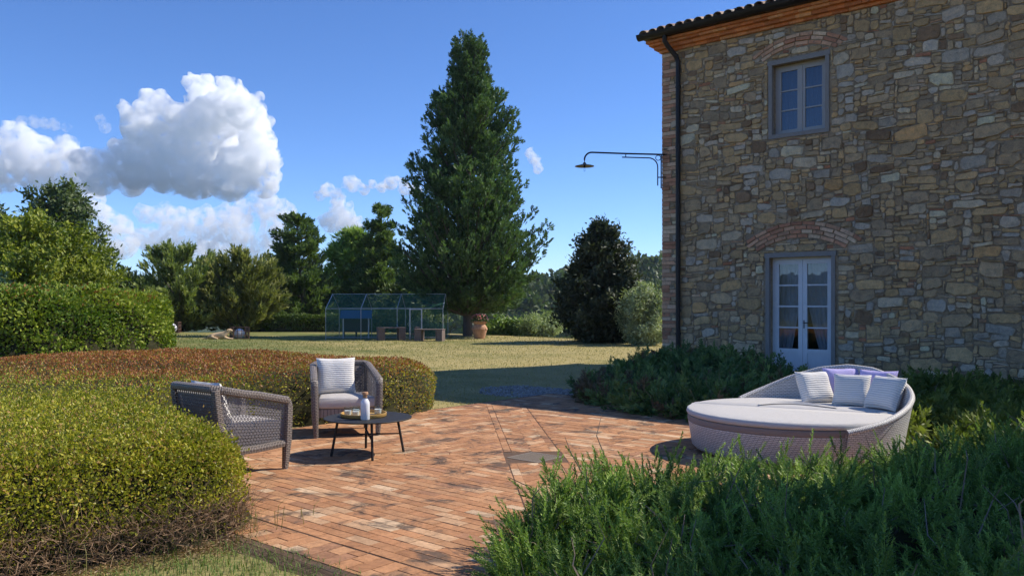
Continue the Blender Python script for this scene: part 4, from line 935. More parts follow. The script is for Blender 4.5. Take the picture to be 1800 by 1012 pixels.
# wild grass stalks growing out of the hedge foot
def blades(name, P, H_, W_, cols, m, rng, lean=0.35, parent=None, curl=0.5):
    n = len(P); d = rng.normal(size=(n, 2)); d = unit(d) * rng.uniform(0.1, 1, (n, 1)) * lean; H_ = np.asarray(H_).reshape(-1, 1) * np.ones((n, 1)); W_ = np.asarray(W_).reshape(-1, 1) * np.ones((n, 1))
    s_ = unit(np.stack([-d[:, 1], d[:, 0]], 1)); s3 = np.concatenate([s_, np.zeros((n, 1))], 1); d3 = np.concatenate([d, np.zeros((n, 1))], 1); z = np.array([[0, 0, 1.0]])
    mid = P + (d3 * 0.35 + z * 0.6) * H_; tip = P + (d3 * (1 + curl) + z * (1 - 0.25 * curl)) * H_
    V = np.stack([P - s3 * W_ / 2, P + s3 * W_ / 2, mid + s3 * W_ * 0.4, tip, mid - s3 * W_ * 0.4], 1).reshape(-1, 3)
    Fc = (np.array([[0, 1, 2], [0, 2, 4], [4, 2, 3]])[None] + (np.arange(n) * 5)[:, None, None]).reshape(-1, 3)
    return link(name, npmesh(name, V, Fc, m, col=np.repeat(cols, 5, 0)), parent)
M_GRASS = foliage('grass_blade', 0.3, 0.55, 0.25)
gP = np.concatenate([fp[rng.integers(0, len(fp) - 1, 130)] + rng.normal(size=(130, 2)) * 0.22, np.zeros((130, 1))], 1)
blades('hedge_grass', gP, rng.uniform(0.12, 0.34, 130), 0.005, mixc((0.14, 0.18, 0.04), (0.34, 0.28, 0.12), rng.uniform(0, 1, 130)), M_GRASS, rng, 0.6, hd_, 0.9)['kind'] = 'stuff'

# --- trimmed block hedge far left
def leafy_hedge(nm, label, poly, H, n, L, ca, cb, seed, rr_=0.35, accent=None, hf=None, base=0.0, nz=0.05):
    r = np.random.default_rng(seed); poly = smooth_poly(poly, 2); P, N = mound_pts(poly, n, H, rr_, r, 0.8, nz, seed, hf); P = P - N * r.uniform(0, 0.12, len(P))[:, None]
    P += N * (0.09 * wob(P[:, 0] * 3 + P[:, 2] * 2, P[:, 1] * 3 + P[:, 2] * 4, seed))[:, None]
    P[:, 2] += base
    c = mixc(ca, cb, np.clip(r.uniform(0, 1, len(P)) * 0.7 + 0.3 * wob(P[:, 0] * 2, P[:, 2] * 3, seed + 1), 0, 1))
    if accent is not None:
        k_ = r.uniform(0, 1, len(P)) < 0.12 * sstep(P[:, 2], H * 0.7, H); c[k_] = accent
    t = thing(nm, label, 'hedge', (0, 0, 0)); Ls = L * r.uniform(0.7, 1.3, len(P))
    link('foliage', leaf_mesh('foliage', P, N, Ls, Ls * 0.55, c, M_GLOSSY, r), t)['kind'] = 'stuff'
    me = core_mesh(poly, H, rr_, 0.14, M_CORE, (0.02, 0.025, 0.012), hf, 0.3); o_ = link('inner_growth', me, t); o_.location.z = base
    return t
x0, y0 = G(15, 632); 
leafy_hedge('clipped_hedge', 'tall clipped laurel hedge block with bright leaves beside the yellow green tree', [(-21, 23.2), (-14.6, 23.4), (-13.2, 25.2), (-12.1, 27.6), (-11.9, 29.6), (-13.5, 30.6), (-21, 29.5)], 1.95, 18000, 0.13, (0.09, 0.17, 0.018), (0.42, 0.46, 0.06), 31, 0.8, (0.35, 0.16, 0.05), None, -0.02, 0.3)
leafy_hedge('clipped_hedge', 'long low clipped hedge beyond the dog and the cage lantern', [(-15.2, 49.2), (-9.9, 49.2), (-9.8, 50.6), (-15.2, 50.6)], 0.95, 4000, 0.12, (0.06, 0.11, 0.022), (0.16, 0.21, 0.045), 33, 0.25, None, None, -0.12)

# --- needle shrubs: shoots standing on mounds
RO = [proto_sprig(24, 0.12, 0.034, 0.0105, 51 + k, 1.15) for k in range(3)]
JU = [proto_spray(6, 0.2, 0.034, 61 + k, 1.0) for k in range(3)]
def needle_bed(nm, label, poly, H, n, protos, sc_, ca, cb, seed, up, outw, rr_=0.5, hf=None, nz=0.08, stems=400, core=0.12, cat='shrub', accents=None, side=0.3, plume=0.3, per=10):
    r = np.random.default_rng(seed); poly = smooth_poly(poly, 2); P, N = mound_pts(poly, n, H, rr_, r, side, nz, seed, hf)
    k_ = (np.abs(P[:, 0]) < P[:, 1] * 0.72 + 1.2) & (P[:, 1] > 2.3); P = P[k_]; N = N[k_]
    P[:, 2] = np.maximum(P[:, 2] - r.uniform(0.02, 0.14, len(P)), 0.03)
    clm = wob(P[:, 0] * 3.1, P[:, 1] * 3.1, seed + 5)
    flow = np.stack([wob(P[:, 0] * 2.6, P[:, 1] * 2.6, seed + 6), wob(P[:, 0] * 2.6, P[:, 1] * 2.6, seed + 7), np.zeros(len(P))], 1) * 1.2
    D = unit(N * outw + np.array([0, 0, up]) + flow * 0.6 + r.normal(size=N.shape) * 0.4)
    c = mixc(ca, cb, np.clip(0.45 + 0.25 * clm + r.normal(size=len(P)) * 0.25, 0, 1)) * 1.35
    if accents is not None: k_ = accents[1](P, r); c[k_] = mixc(accents[0], tuple(x * 1.3 for x in accents[0]), r.uniform(0, 1, k_.sum()))
    # every stem carries a plume of shoots
    PL = plume * r.uniform(0.5, 1.25, len(P)); side_ = unit(np.cross(D, r.normal(size=D.shape))); nrm_ = np.cross(D, side_); sp_, sd_, sc2 = [], [], []
    for k_ in range(per):
        t_ = (k_ + 0.6) / per; a_ = k_ * 2.4 + r.uniform(0, 6.28, len(P)); rv = side_ * np.cos(a_)[:, None] + nrm_ * np.sin(a_)[:, None]
        sp_.append(P + D * (PL * t_)[:, None] + np.array([0, 0, 1.0]) * (0.16 * PL * t_ * t_)[:, None] + rv * (0.1 * PL * (1 - t_ * 0.6))[:, None]); sd_.append(unit(D * (0.5 + 0.6 * t_) + rv * 0.75 * (1.1 - t_) + np.array([0, 0, 0.15]) + r.normal(size=D.shape) * 0.12)); sc2.append(np.full(len(P), 1.15 - 0.4 * t_))
    P0, D0_ = P, D; P = np.concatenate(sp_); D = np.concatenate(sd_); c = np.tile(c, (per, 1)) * r.uniform(0.85, 1.15, (len(P), 1)); P[:, 2] = np.maximum(P[:, 2], 0.02)
    w_ = r.integers(0, len(protos), len(P)); S = sc_ * np.concatenate(sc2) * r.uniform(0.75, 1.25, len(P)); parts = []
    for q in range(len(protos)):
        k_ = w_ == q; parts.append(replicate(protos[q], P[k_], D[k_], S[k_], rng=r, cols=c[k_]))
    V, Fc, C = merge(parts); t = thing(nm, label, cat, (float(poly[:, 0].mean()), float(poly[:, 1].mean()), 0)); off = np.array([poly[:, 0].mean(), poly[:, 1].mean(), 0])
    link('shoots', npmesh('shoots', V - off, Fc, M_NEEDLE, col=C), t)['kind'] = 'stuff'
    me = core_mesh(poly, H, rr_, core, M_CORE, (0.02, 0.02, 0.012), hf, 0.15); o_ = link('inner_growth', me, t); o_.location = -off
    if stems:
        k_ = r.choice(len(P), stems); p_ = P[k_].copy(); p_[:, 2] *= r.uniform(0.2, 0.95, stems); link('stems', twigs_mesh('stems', p_ - off, unit(D[k_] + r.normal(size=(stems, 3)) * 0.5), r.uniform(0.15, 0.45, stems), 0.006, r), t)['kind'] = 'stuff'
    return t
ros = [(-0.02, 4.3), (0.08, 4.85), (0.5, 5.45), (1.1, 5.95), (1.8, 6.05), (2.6, 6.1), (3.6, 6.4), (5.2, 6.9), (6.2, 6.4), (6.0, 3.0), (4.0, 2.35), (2.2, 2.5), (1.1, 2.9), (0.45, 3.6)]
def ros_h(x, y): x = np.asarray(x); y = np.asarray(y); return 0.27 + 0.12 * sstep(x, 0.3, 2.2) + 0.10 * sstep(x, 2.4, 4.5) + 0.11 * wob(x * 1.9, y * 1.9, 77) + 0.12 * wob(x * 4.2, y * 4.2, 76)
needle_bed('rosemary_bush', 'sprawling dark green rosemary spilling over the terrace corner in front of the daybed', ros, 0.6, 1850, RO, 1.12, (0.085, 0.145, 0.034), (0.28, 0.38, 0.09), 41, 0.06, 0.5, 0.55, ros_h, 0.06, 900, 0.12, per=8, plume=0.26)
# overhanging left tip of the rosemary, with loose long shoots
rr2 = np.random.default_rng(47)
je = [AB(-7.7, 10.7), AB(-7.0, 10.2), AB(-6.2, 9.9), AB(-5.3, 9.75), AB(-4.3, 9.8), AB(-4.1, 11.5), AB(-4.6, 13.0), AB(-6.0, 14.3), AB(-6.7, 15.2), AB(-8.2, 15.3), AB(-8.6, 14.8), AB(-8.4, 12.9), AB(-8.1, 11.7)]
def jun_h(x, y):
    b_ = np.asarray(x) * E2[0] + np.asarray(y) * E2[1]; return 0.17 + 0.24 * sstep(b_, 10, 13.5) * sstep(-(np.asarray(x) * E1[0] + np.asarray(y) * E1[1]), 4.5, 7.0) + 0.06 * wob(np.asarray(x) * 1.4, np.asarray(y) * 1.4, 78)
needle_bed('juniper_bed', 'low spreading juniper along the house wall between corner and glazed door', je, 0.5, 620, JU, 0.95, (0.06, 0.11, 0.045), (0.16, 0.22, 0.07), 43, 0.12, 0.35, 0.8, jun_h, 0.1, 300, 0.12, plume=0.3,
           accents=((0.16, 0.12, 0.075), lambda P, r: (r.uniform(0, 1, len(P)) < 0.75 * np.exp(-((P[:, 0] - 1.2) ** 2 + (P[:, 1] - 12.9) ** 2) / 0.5)) | (r.uniform(0, 1, len(P)) < 0.05)))
je2 = [AB(-3.7, 10.3), AB(-3.0, 9.3), AB(-1.5, 8.2), AB(0.5, 7.9), AB(2.5, 8.0), AB(2.5, 14.8), AB(-1.6, 15.4), AB(-3.7, 15.3), AB(-4.2, 13.0)]
def jun_h2(x, y): return 0.17 + 0.08 * wob(np.asarray(x) * 1.5, np.asarray(y) * 1.5, 79)
needle_bed('juniper_bed', 'olive green spreading juniper at the wall foot behind the daybed back', je2, 0.3, 900, JU, 0.95, (0.08, 0.115, 0.026), (0.2, 0.23, 0.055), 45, 0.12, 0.35, 0.8, jun_h2, 0.1, 200, 0.12, plume=0.3)

# --- grass
def lawn_blades():
    r = np.random.default_rng(71); n = 62000
    y = 11 + 31 * r.uniform(0, 1, n) ** 1.25; x = r.uniform(-0.68, 0.3, n) * y; P2 = np.stack([x, y], 1)
    a_ = P2 @ E1; b_ = P2 @ E2
    k = (pdist(P2, HP) < 0.0) & ~((a_ > -8.6) & (b_ < 11.1)) & ~((a_ > -9.5) & (b_ > 10)); P2 = P2[k]; n = len(P2)
    f = np.clip(0.55 + 0.05 * (P2[:, 0] + 3) + 0.42 * wob(P2[:, 0] * 0.35, P2[:, 1] * 0.35, 12) + 0.2 * wob(P2[:, 0] * 1.6, P2[:, 1] * 1.6, 13) + r.normal(size=n) * 0.2, 0, 1)
    c = mixc((0.16, 0.19, 0.06), (0.46, 0.38, 0.19), f); z = terr(P2[:, 0], P2[:, 1])
    sz = 0.022 + 0.001 * P2[:, 1]
    o_ = blades('lawn_grass', np.concatenate([P2, z[:, None]], 1), sz * r.uniform(0.6, 1.3, n), 0.0045 + 0.00032 * P2[:, 1], c, M_GRASS, r, 0.9); tag(o_, 'short dry lawn grass beyond the terrace', None, None, 'stuff')
lawn_blades()
r = np.random.default_rng(72); n = 34000; P2 = r.uniform((-4.5, 2.4), (0.6, 6.0), (n, 2)); b_ = P2 @ E2; dd = pdist(P2, HP)
k = (b_ < 2.97 + 0.05 * wob(P2[:, 0] * 6, P2[:, 1] * 6, 4)) & (dd < 0.02) & (r.uniform(0, 1, n) < np.clip((-dd - 0.02) / 0.3, 0.05, 1)); P2 = P2[k]; n = len(P2)
c = mixc((0.12, 0.21, 0.045), (0.27, 0.34, 0.1), np.clip(r.uniform(0, 1, n) + 0.3 * wob(P2[:, 0] * 3, P2[:, 1] * 3, 6), 0, 1)); dry = r.uniform(0, 1, n) < 0.08 + 0.35 * np.exp(-(-pdist(P2, HP)) / 0.15); c[dry] = mixc((0.3, 0.23, 0.12), (0.4, 0.33, 0.19), r.uniform(0, 1, dry.sum()))
tag(blades('near_grass', np.concatenate([P2, np.zeros((n, 1))], 1), r.uniform(0.025, 0.075, n), 0.0045, c, M_GRASS, r, 0.8), 'green grass tuft strip between the hedge foot and the terrace edge', None, None, 'stuff')
# dry litter under the hedge front, and weeds leaning over the terrace edge
n = 5000; i = r.integers(0, len(fp) - 1, n); t = r.uniform(0, 1, (n, 1)); B = fp[i] * (1 - t) + fp[i + 1] * t + nn * np.abs(r.normal(size=(n, 1))) * 0.14
D = unit(np.concatenate([r.normal(size=(n, 2)), np.abs(r.normal(size=(n, 1))) * 0.25], 1)); V, Fq = leafquads(np.concatenate([B, r.uniform(0.004, 0.03, (n, 1))], 1), D, unit(np.cross(D, r.normal(size=(n, 3)))), r.uniform(0.015, 0.04, n), 0.008)
tag(link('leaf_litter', npmesh('leaf_litter', V, Fq, M_LEAF, col=np.repeat(mixc((0.16, 0.1, 0.05), (0.33, 0.22, 0.12), r.uniform(0, 1, n)), 4, 0))), 'dry brown leaf litter at the foot of the hedge', None, None, 'stuff')
# gravel strip by the house corner
n = 2600; ab = np.stack([r.uniform(-10.4, -8.3, n), r.uniform(10.0, 11.9, n)], 1); ab = ab[(ab[:, 0] < -8.62) | (ab[:, 1] > 11.1)]
ab = ab[np.hypot(ab[:, 0] + 9.2, (ab[:, 1] - 11.3)) < 1.0 + 0.2 * wob(ab[:, 0] * 3, ab[:, 1] * 3, 1)]; XY = ab[:, :1] * E1 + ab[:, 1:] * E2; n = len(XY)
bm_v = np.array([(0, 0, 1), (1, 0, 0), (0, 1, 0), (-1, 0, 0), (0, -1, 0), (0, 0, -1)], float); bm_f = np.array([(0, 1, 2), (0, 2, 3), (0, 3, 4), (0, 4, 1), (5, 2, 1), (5, 3, 2), (5, 4, 3), (5, 1, 4)])
V, Fc, C = replicate((bm_v * (1, 0.8, 0.6), bm_f), np.concatenate([XY, np.full((n, 1), 0.006)], 1), r.normal(size=(n, 3)), r.uniform(0.012, 0.035, n), rng=r, cols=mixc((0.3, 0.29, 0.28), (0.5, 0.49, 0.47), r.uniform(0, 1, n)))
tag(link('gravel', npmesh('gravel', V, Fc, M_STONE, col=C)), 'grey gravel strip at the terrace corner by the juniper', None, None, 'stuff')
# ------------------------------------------------------------------ trees
SPRAY = [proto_spray(5, 0.5, 0.1, 81 + k) for k in range(3)]
FEATH = [proto_spray(7, 0.75, 0.10, 85 + k, 0.6) for k in range(3)]
CLUMP = [proto_clump(8, 0.12, 0.2, 0.1, 91 + k) for k in range(3)]
OLIVE = [proto_clump(9, 0.1, 0.17, 0.045, 95 + k) for k in range(3)]
def pine_tuft(seed):
    r = np.random.default_rng(seed); d = unit(r.normal(size=(12, 3)) + np.array([0, 0, 0.9])); return proto_from(np.zeros((12, 3)), d, 0.34 * r.uniform(0.8, 1.2, 12), 0.05, seed)
PINE = [pine_tuft(99 + k) for k in range(2)]
def tree(nm, label, base, H, prof, nb, lobes, per, protos, sc_, ca, cb, seed, up=0.35, lift=0.25, lobe_r=0.45, trunk_r=0.18, m=None, skirt=0.0, leanv=(0, 0), core=True, bias=1.0, cat='tree', group=None, sq=1.0, zmin=0.06, tip=0.0, direc=None, mbark=None, gain=2.5, tight_top=False):
    """trunk, limbs reaching to a crown profile, and lobes of foliage along the outer limbs.
       prof: (height fraction, crown radius) pairs"""
    r = np.random.default_rng(seed); pf = np.array(prof, float); t = thing(nm, label, cat, (base[0], base[1], base[2]), 0, group)
    zf = np.linspace(0, 1, 200); w_ = np.interp(zf, pf[:, 0], pf[:, 1]) ** bias; w_[zf < zmin] = 0; zs = r.choice(zf, nb, p=w_ / w_.sum()) + r.uniform(0, 0.005, nb)
    if tight_top: zs = np.concatenate([zs, r.uniform(0.78, 0.975, 110)]); nb = len(zs)
    Ps = []; Ds = []; limb = MB(); shade = []; small = []
    lv = np.array([leanv[0], leanv[1], 0.0])
    for i in range(nb):
        z = zs[i]; ph = i * 2.39996 + r.normal() * 0.3; R_ = float(np.interp(z, pf[:, 0], pf[:, 1])); tight = R_ < 1.35 and z > 0.8 and tight_top; R_ *= r.uniform(0.85, 1.0) if tight else r.uniform(0.66, 1.15)
        tipp = np.array([math.cos(ph) * R_, math.sin(ph) * R_ * sq, z * H]) + lv * z
        z0 = max(skirt * 0.8, z * H - R_ * up - r.uniform(0, 0.3)); org = np.array([0, 0, min(z0, H * 0.93)]) + lv * (z0 / H)
        tt = np.linspace(0.3 if R_ > 1.2 else 0.15, 1.0, lobes)
        line = [org + (tipp - org) * q + np.array([0, 0, -lift * R_ * q * (1 - q)]) for q in np.linspace(0, 1, 5)]
        if i % 2 == 0 and R_ > 0.5: limb.tube(line, np.linspace(0.05, 0.012, 5) * trunk_r / 0.18, 4, caps=False)
        bd = unit(tipp - org)
        for q in tt:
            c = org + (tipp - org) * q + np.array([0, 0, -lift * R_ * q * (1 - q)]); lr = lobe_r * (1.15 - 0.65 * q) * r.uniform(0.8, 1.25) * min(1, 0.45 + R_ * 0.5) * (0.6 if tight else 1.0); n_ = max(3, int(per * (0.6 + 0.6 * q)))
            v = r.normal(size=(n_, 3)); v = unit(v) * r.uniform(0.25, 1, (n_, 1)) ** 0.5
            Ps.append(c + v * np.array([lr, lr, lr * 0.75])); Ds.append(bd * (0.5 + tip) + v * 0.6 + np.array([0, 0, 0.3 + tip * 0.4]) + r.normal(size=(n_, 3)) * 0.2); shade.append(np.full(n_, r.normal() * 0.22)); small.append(np.full(n_, 0.55 if tight else 1.0))
    P = np.concatenate(Ps); D = unit(np.concatenate(Ds)); sh_ = np.concatenate(shade); sm_ = np.concatenate(small); k = P[:, 2] > max(0.05, skirt * 0.9); P = P[k]; D = D[k]; sh_ = sh_[k]; sm_ = sm_[k]
    c = mixc(ca, cb, np.clip(0.5 + sh_ + r.normal(size=len(P)) * 0.22, 0, 1)) * gain; S = sc_ * sm_ * r.uniform(0.65, 1.3, len(P)); wv = r.integers(0, len(protos), len(P)); parts = []
    for q in range(len(protos)):
        k = wv == q; parts.append(replicate(protos[q], P[k], D[k], S[k], rng=r, cols=c[k]))
    V, Fc, C = merge(parts); link('crown', npmesh('crown', V, Fc, m or M_NEEDLE, col=C), t)['kind'] = 'stuff'
    limb.tube([(0, 0, -0.3), (0, 0, 0.05), (0.03, 0.02, H * 0.2), tuple(lv * 0.5 + np.array([0, 0, H * 0.5])), tuple(lv * 0.93 + np.array([0, 0, H * 0.93]))], [trunk_r * 1.35, trunk_r * 1.1, trunk_r * 0.9, trunk_r * 0.55, 0.03], 10)
    limb.build('trunk', mbark or M_BARK, t, True)
    return t
def at(px, Y, dz=0.0):
    x = (px - 900) * Y / F; return (x, Y, float(terr(x, Y)) - 0.05 + dz)
def hpx(py0, Y, base): return HC + (HZ - py0) * Y / F - base[2]
# the great cypress
b_ = at(822, 42.6); H = hpx(57, 42.6, b_); s41 = 42.6 / F
PR = [(py, (x1 - x0) / 2) for py, x0, x1 in ((57, 800, 845), (75, 794, 855), (110, 788, 860), (150, 782, 868), (185, 758, 905), (240, 752, 922), (300, 742, 932), (350, 722, 948), (400, 704, 972), (450, 702, 970), (500, 715, 952), (540, 745, 928), (562, 780, 900))]
prof = sorted([((HC + (HZ - py) * s41 - b_[2]) / H, w_ * s41 * 0.93) for py, w_ in PR])
tree('cypress_tree', 'towering dark cypress with a narrow tip and broad skirt behind the flower pot', b_, H, prof, 420, 9, 6, SPRAY, 0.74, (0.018, 0.036, 0.018), (0.062, 0.098, 0.038), 201, 0.95, 0.05, 0.46, 0.24, None, H * 0.085, (0.1, 0), bias=0.6, tip=0.6, zmin=0.1, tight_top=True)
# background row, left to right
def T(px, Y, ytop, w, shape, **k):
    b_ = at(px, Y); H = hpx(ytop, Y, b_); return b_, H, [(z, rr_ * w / 2 * Y / F) for z, rr_ in shape]
CON = [(0.02, 0.75), (0.15, 1.0), (0.4, 0.85), (0.6, 0.6), (0.8, 0.34), (0.95, 0.12), (1.0, 0.03)]
FAN = [(0.02, 0.5), (0.2, 0.85), (0.5, 1.0), (0.8, 0.85), (0.95, 0.5), (1.0, 0.25)]
RND = [(0.1, 0.5), (0.3, 0.9), (0.55, 1.0), (0.75, 0.85), (0.9, 0.55), (1.0, 0.15)]
def addtree(nm, lab, px, Y, yt, w, shape, *a, **k):
    b_, H, pr = T(px, Y, yt, w, shape); return tree(nm, lab, b_, H, pr, *a, **k)
dg = ((0.028, 0.048, 0.02), (0.085, 0.115, 0.036))
addtree('feathery_cypress', 'bushy grey green cypress with fanning tips, nearest the laurel hedge', 315, 49, 442, 165, FAN, 125, 7, 5, FEATH, 0.85, (0.045, 0.065, 0.022), (0.13, 0.15, 0.05), 211, up=1.0, lift=-0.1, lobe_r=0.42, trunk_r=0.2, tip=0.7)
addtree('feathery_cypress', 'bushy olive brown cypress with fanning tips behind the cage lantern', 425, 50, 447, 135, FAN, 125, 7, 5, FEATH, 0.85, (0.05, 0.062, 0.022), (0.15, 0.15, 0.052), 213, up=1.0, lift=-0.1, lobe_r=0.42, trunk_r=0.2, tip=0.7)
addtree('conifer_tree', 'dark conifer with a ragged flat top behind the low hedge', 535, 54, 384, 130, [(0.02, 0.9), (0.2, 1.0), (0.45, 0.8), (0.6, 0.62), (0.75, 0.62), (0.9, 0.5), (1.0, 0.3)], 150, 8, 5, SPRAY, 0.85, *dg, 215, up=0.3, lift=0.05, lobe_r=0.45, trunk_r=0.2, tip=0.4, leanv=(-0.5, 0))
addtree('stone_pine', 'round headed bright green pine between two dark conifers', 622, 58, 405, 85, [(0.35, 0.3), (0.5, 0.85), (0.7, 1.0), (0.88, 0.8), (1.0, 0.2)], 55, 5, 6, PINE, 1.45, (0.07, 0.11, 0.025), (0.16, 0.21, 0.05), 217, up=0.6, lift=0.1, lobe_r=0.6, trunk_r=0.18, skirt=0.0, zmin=0.35)
addtree('conifer_tree', 'dark conifer with a thin pointed tip beside the great cypress', 670, 56, 353, 130, [(0.02, 0.85), (0.2, 1.0), (0.45, 0.85), (0.65, 0.5), (0.8, 0.3), (0.92, 0.26), (1.0, 0.05)], 155, 8, 5, SPRAY, 0.85, *dg, 219, up=0.3, lift=0.05, lobe_r=0.45, trunk_r=0.2, tip=0.4)
addtree('broadleaf_tree', 'dark leafy tree filling the gap behind the fanning cypresses', 470, 60, 452, 120, RND, 70, 6, 8, CLUMP, 1.5, (0.022, 0.04, 0.014), (0.055, 0.085, 0.026), 221, lobe_r=0.6, m=M_LEAF, gain=1.7)
addtree('broadleaf_tree', 'dark leafy tree rising behind the netted aviary', 600, 62, 470, 170, RND, 75, 5, 7, CLUMP, 1.5, (0.025, 0.042, 0.014), (0.065, 0.09, 0.028), 223, lobe_r=0.6, m=M_LEAF, gain=1.7)
addtree('broadleaf_tree', 'dark bushy tree between the aviary and the great cypress', 730, 52, 490, 110, RND, 70, 6, 8, CLUMP, 1.4, (0.025, 0.042, 0.014), (0.08, 0.1, 0.032), 225, lobe_r=0.5, m=M_LEAF)
addtree('holm_oak', 'dense dark holm oak standing between the cypress and the house', 1058, 36, 388, 152, [(0.0, 0.62), (0.15, 0.92), (0.35, 1.0), (0.55, 0.86), (0.75, 0.62), (0.9, 0.34), (1.0, 0.08)], 180, 6, 7, CLUMP, 0.95, (0.016, 0.024, 0.013), (0.055, 0.066, 0.036), 227, lobe_r=0.36, m=M_GLOSSY, gain=1.6, up=0.35, trunk_r=0.2, zmin=0.0)
addtree('olive_tree', 'silvery olive tree between the holm oak and the house corner', 1133, 33.5, 505, 84, RND, 70, 6, 7, OLIVE, 1.0, (0.08, 0.1, 0.055), (0.2, 0.22, 0.13), 229, lobe_r=0.3, m=M_LEAF, trunk_r=0.09, zmin=0.05)
addtree('olive_tree', 'small silvery olive at the lawn edge between the holm oak and cypress', 950, 44, 553, 70, RND, 45, 5, 7, OLIVE, 1.1, (0.08, 0.1, 0.05), (0.19, 0.22, 0.12), 231, lobe_r=0.32, m=M_LEAF, trunk_r=0.06, zmin=0.0)
addtree('shrub', 'green rounded shrub at the lawn edge beside the flower pot', 890, 45, 562, 62, RND, 45, 5, 7, CLUMP, 1.0, (0.05, 0.085, 0.025), (0.12, 0.16, 0.05), 233, lobe_r=0.3, m=M_LEAF, trunk_r=0.05, zmin=0.0, cat='shrub')
addtree('shrub', 'pale flowering shrub against the aviary behind the box table', 752, 43.5, 565, 62, RND, 30, 5, 6, OLIVE, 1.0, (0.1, 0.11, 0.06), (0.26, 0.24, 0.17), 235, lobe_r=0.25, m=M_LEAF, trunk_r=0.04, zmin=0.0, cat='shrub')
# left group
addtree('oak_tree', 'tall dark green oak rising behind the yellow green tree', 95, 46, 318, 190, [(0.1, 0.8), (0.3, 1.15), (0.5, 1.05), (0.7, 0.75), (0.88, 0.55), (1.0, 0.2)], 160, 6, 7, CLUMP, 1.3, (0.035, 0.055, 0.02), (0.095, 0.125, 0.045), 241, lobe_r=0.6, m=M_LEAF, gain=1.7, up=0.5, leanv=(0.1, 0))
addtree('oak_tree', 'lower dark oak beyond the silver grey olive tree', -40, 50, 345, 150, RND, 70, 5, 7, CLUMP, 1.5, (0.035, 0.055, 0.02), (0.09, 0.12, 0.045), 243, lobe_r=0.6, m=M_LEAF, gain=1.7, up=0.5)
addtree('young_tree', 'bright yellow green leafy tree growing behind the clipped laurel hedge', 70, 33.5, 372, 240, [(0.1, 0.55), (0.3, 0.92), (0.5, 1.0), (0.7, 0.85), (0.87, 0.55), (1.0, 0.15)], 170, 7, 6, CLUMP, 0.95, (0.085, 0.125, 0.012), (0.27, 0.29, 0.028), 245, lobe_r=0.48, m=M_LEAF, gain=1.3, up=0.6, trunk_r=0.12)
addtree('olive_tree', 'silver grey olive tree close behind the clipped laurel hedge', -12, 31.5, 462, 90, RND, 70, 6, 7, OLIVE, 1.1, (0.1, 0.17, 0.11), (0.3, 0.32, 0.24), 247, lobe_r=0.35, m=M_LEAF, trunk_r=0.1)
# the tree outside the frame that keeps the rosemary in shade
tree('shade_tree', 'leafy evergreen tree shading the rosemary bush', (7.95, 4.7, 0), 7.4, [(0.38, 0.6), (0.48, 1.9), (0.64, 2.45), (0.82, 1.9), (0.94, 1.0), (1.0, 0.2)], 100, 6, 6, CLUMP, 1.65, (0.03, 0.05, 0.02), (0.08, 0.11, 0.04), 251, lobe_r=0.5, m=M_LEAF, up=0.3, trunk_r=0.15, skirt=2.4, zmin=0.38)
# far wood on the hill
r = np.random.default_rng(261); n = 620; X = r.uniform(-45, 150, n); Yw = r.uniform(150, 340, n); Z = terr(X, Yw); R_ = r.uniform(2.6, 5.0, n); parts = []
d = unit(r.normal(size=(n, 64, 3))); d[:, :, 2] = np.abs(d[:, :, 2]) * 1.0 - 0.15; P = (np.stack([X, Yw, Z + R_ * 0.5], 1)[:, None] + d * R_[:, None, None] * np.array([1, 1, 0.95]) * r.uniform(0.75, 1.05, (n, 64, 1))).reshape(-1, 3)
D = unit((d + r.normal(size=d.shape) * 0.6).reshape(-1, 3)); c = np.repeat(mixc((0.035, 0.065, 0.022), (0.11, 0.15, 0.045), r.uniform(0, 1, n)), 64, 0) * r.uniform(0.8, 1.2, (n * 64, 1))
Sd = unit(np.cross(D, r.normal(size=D.shape))); L = np.repeat(R_, 64) * r.uniform(0.38, 0.65, n * 64); V, Fq = leafquads(P, D, Sd, L, L * 0.7, 0.08)
tag(link('distant_wood', npmesh('distant_wood', V, Fq, M_LEAF, col=np.repeat(c, 4, 0))), 'dense wooded hillside beyond the lawn edge', None, None, 'stuff')

# ------------------------------------------------------------------ things on the far lawn
# big terracotta pot with pink flowers
b_ = at(843, 39.6); pot = thing('terracotta_pot', 'large swagged terracotta jar standing beside the cypress trunk', 'pot', (b_[0], b_[1], b_[2] + 0.05))
M_POT = plain('terracotta', (0.46, 0.25, 0.14), 0.85, 0.3, 9)
hp = 0.86; MB().lathe([(0, 0), (0.24, 0), (0.25, 0.03), (0.3, 0.2), (0.36, 0.42), (0.37, 0.5), (0.33, 0.6), (0.28, 0.66), (0.27, 0.7), (0.33, 0.76), (0.35, 0.8), (0.35, hp), (0.3, hp), (0.28, 0.8), (0, 0.8)], (0, 0, 0), 32).build('jar', M_POT, pot, True)
rim_ = MB()
for k in range(9):
    a0 = k * 2 * math.pi / 9; rim_.tube([(0.375 * math.cos(a0 + q * 0.7), 0.375 * math.sin(a0 + q * 0.7), 0.5 - 0.06 * math.sin(q * math.pi)) for q in np.linspace(0, 1, 6)], 0.014, 6)
rim_.tube([(0.355 * math.cos(a), 0.355 * math.sin(a), 0.83) for a in np.linspace(0, 6.283, 28, endpoint=False)], 0.022, 6, closed=True); rim_.build('relief', M_POT, pot, True)
r = np.random.default_rng(271); n = 420; d = unit(r.normal(size=(n, 3))); d[:, 2] = np.abs(d[:, 2]); P = d * np.array([0.34, 0.34, 0.26]) + (0, 0, 0.84); c = mixc((0.05, 0.1, 0.03), (0.12, 0.18, 0.05), r.uniform(0, 1, n)); fl_ = (r.uniform(0, 1, n) < 0.3) & (d[:, 2] > 0.3)
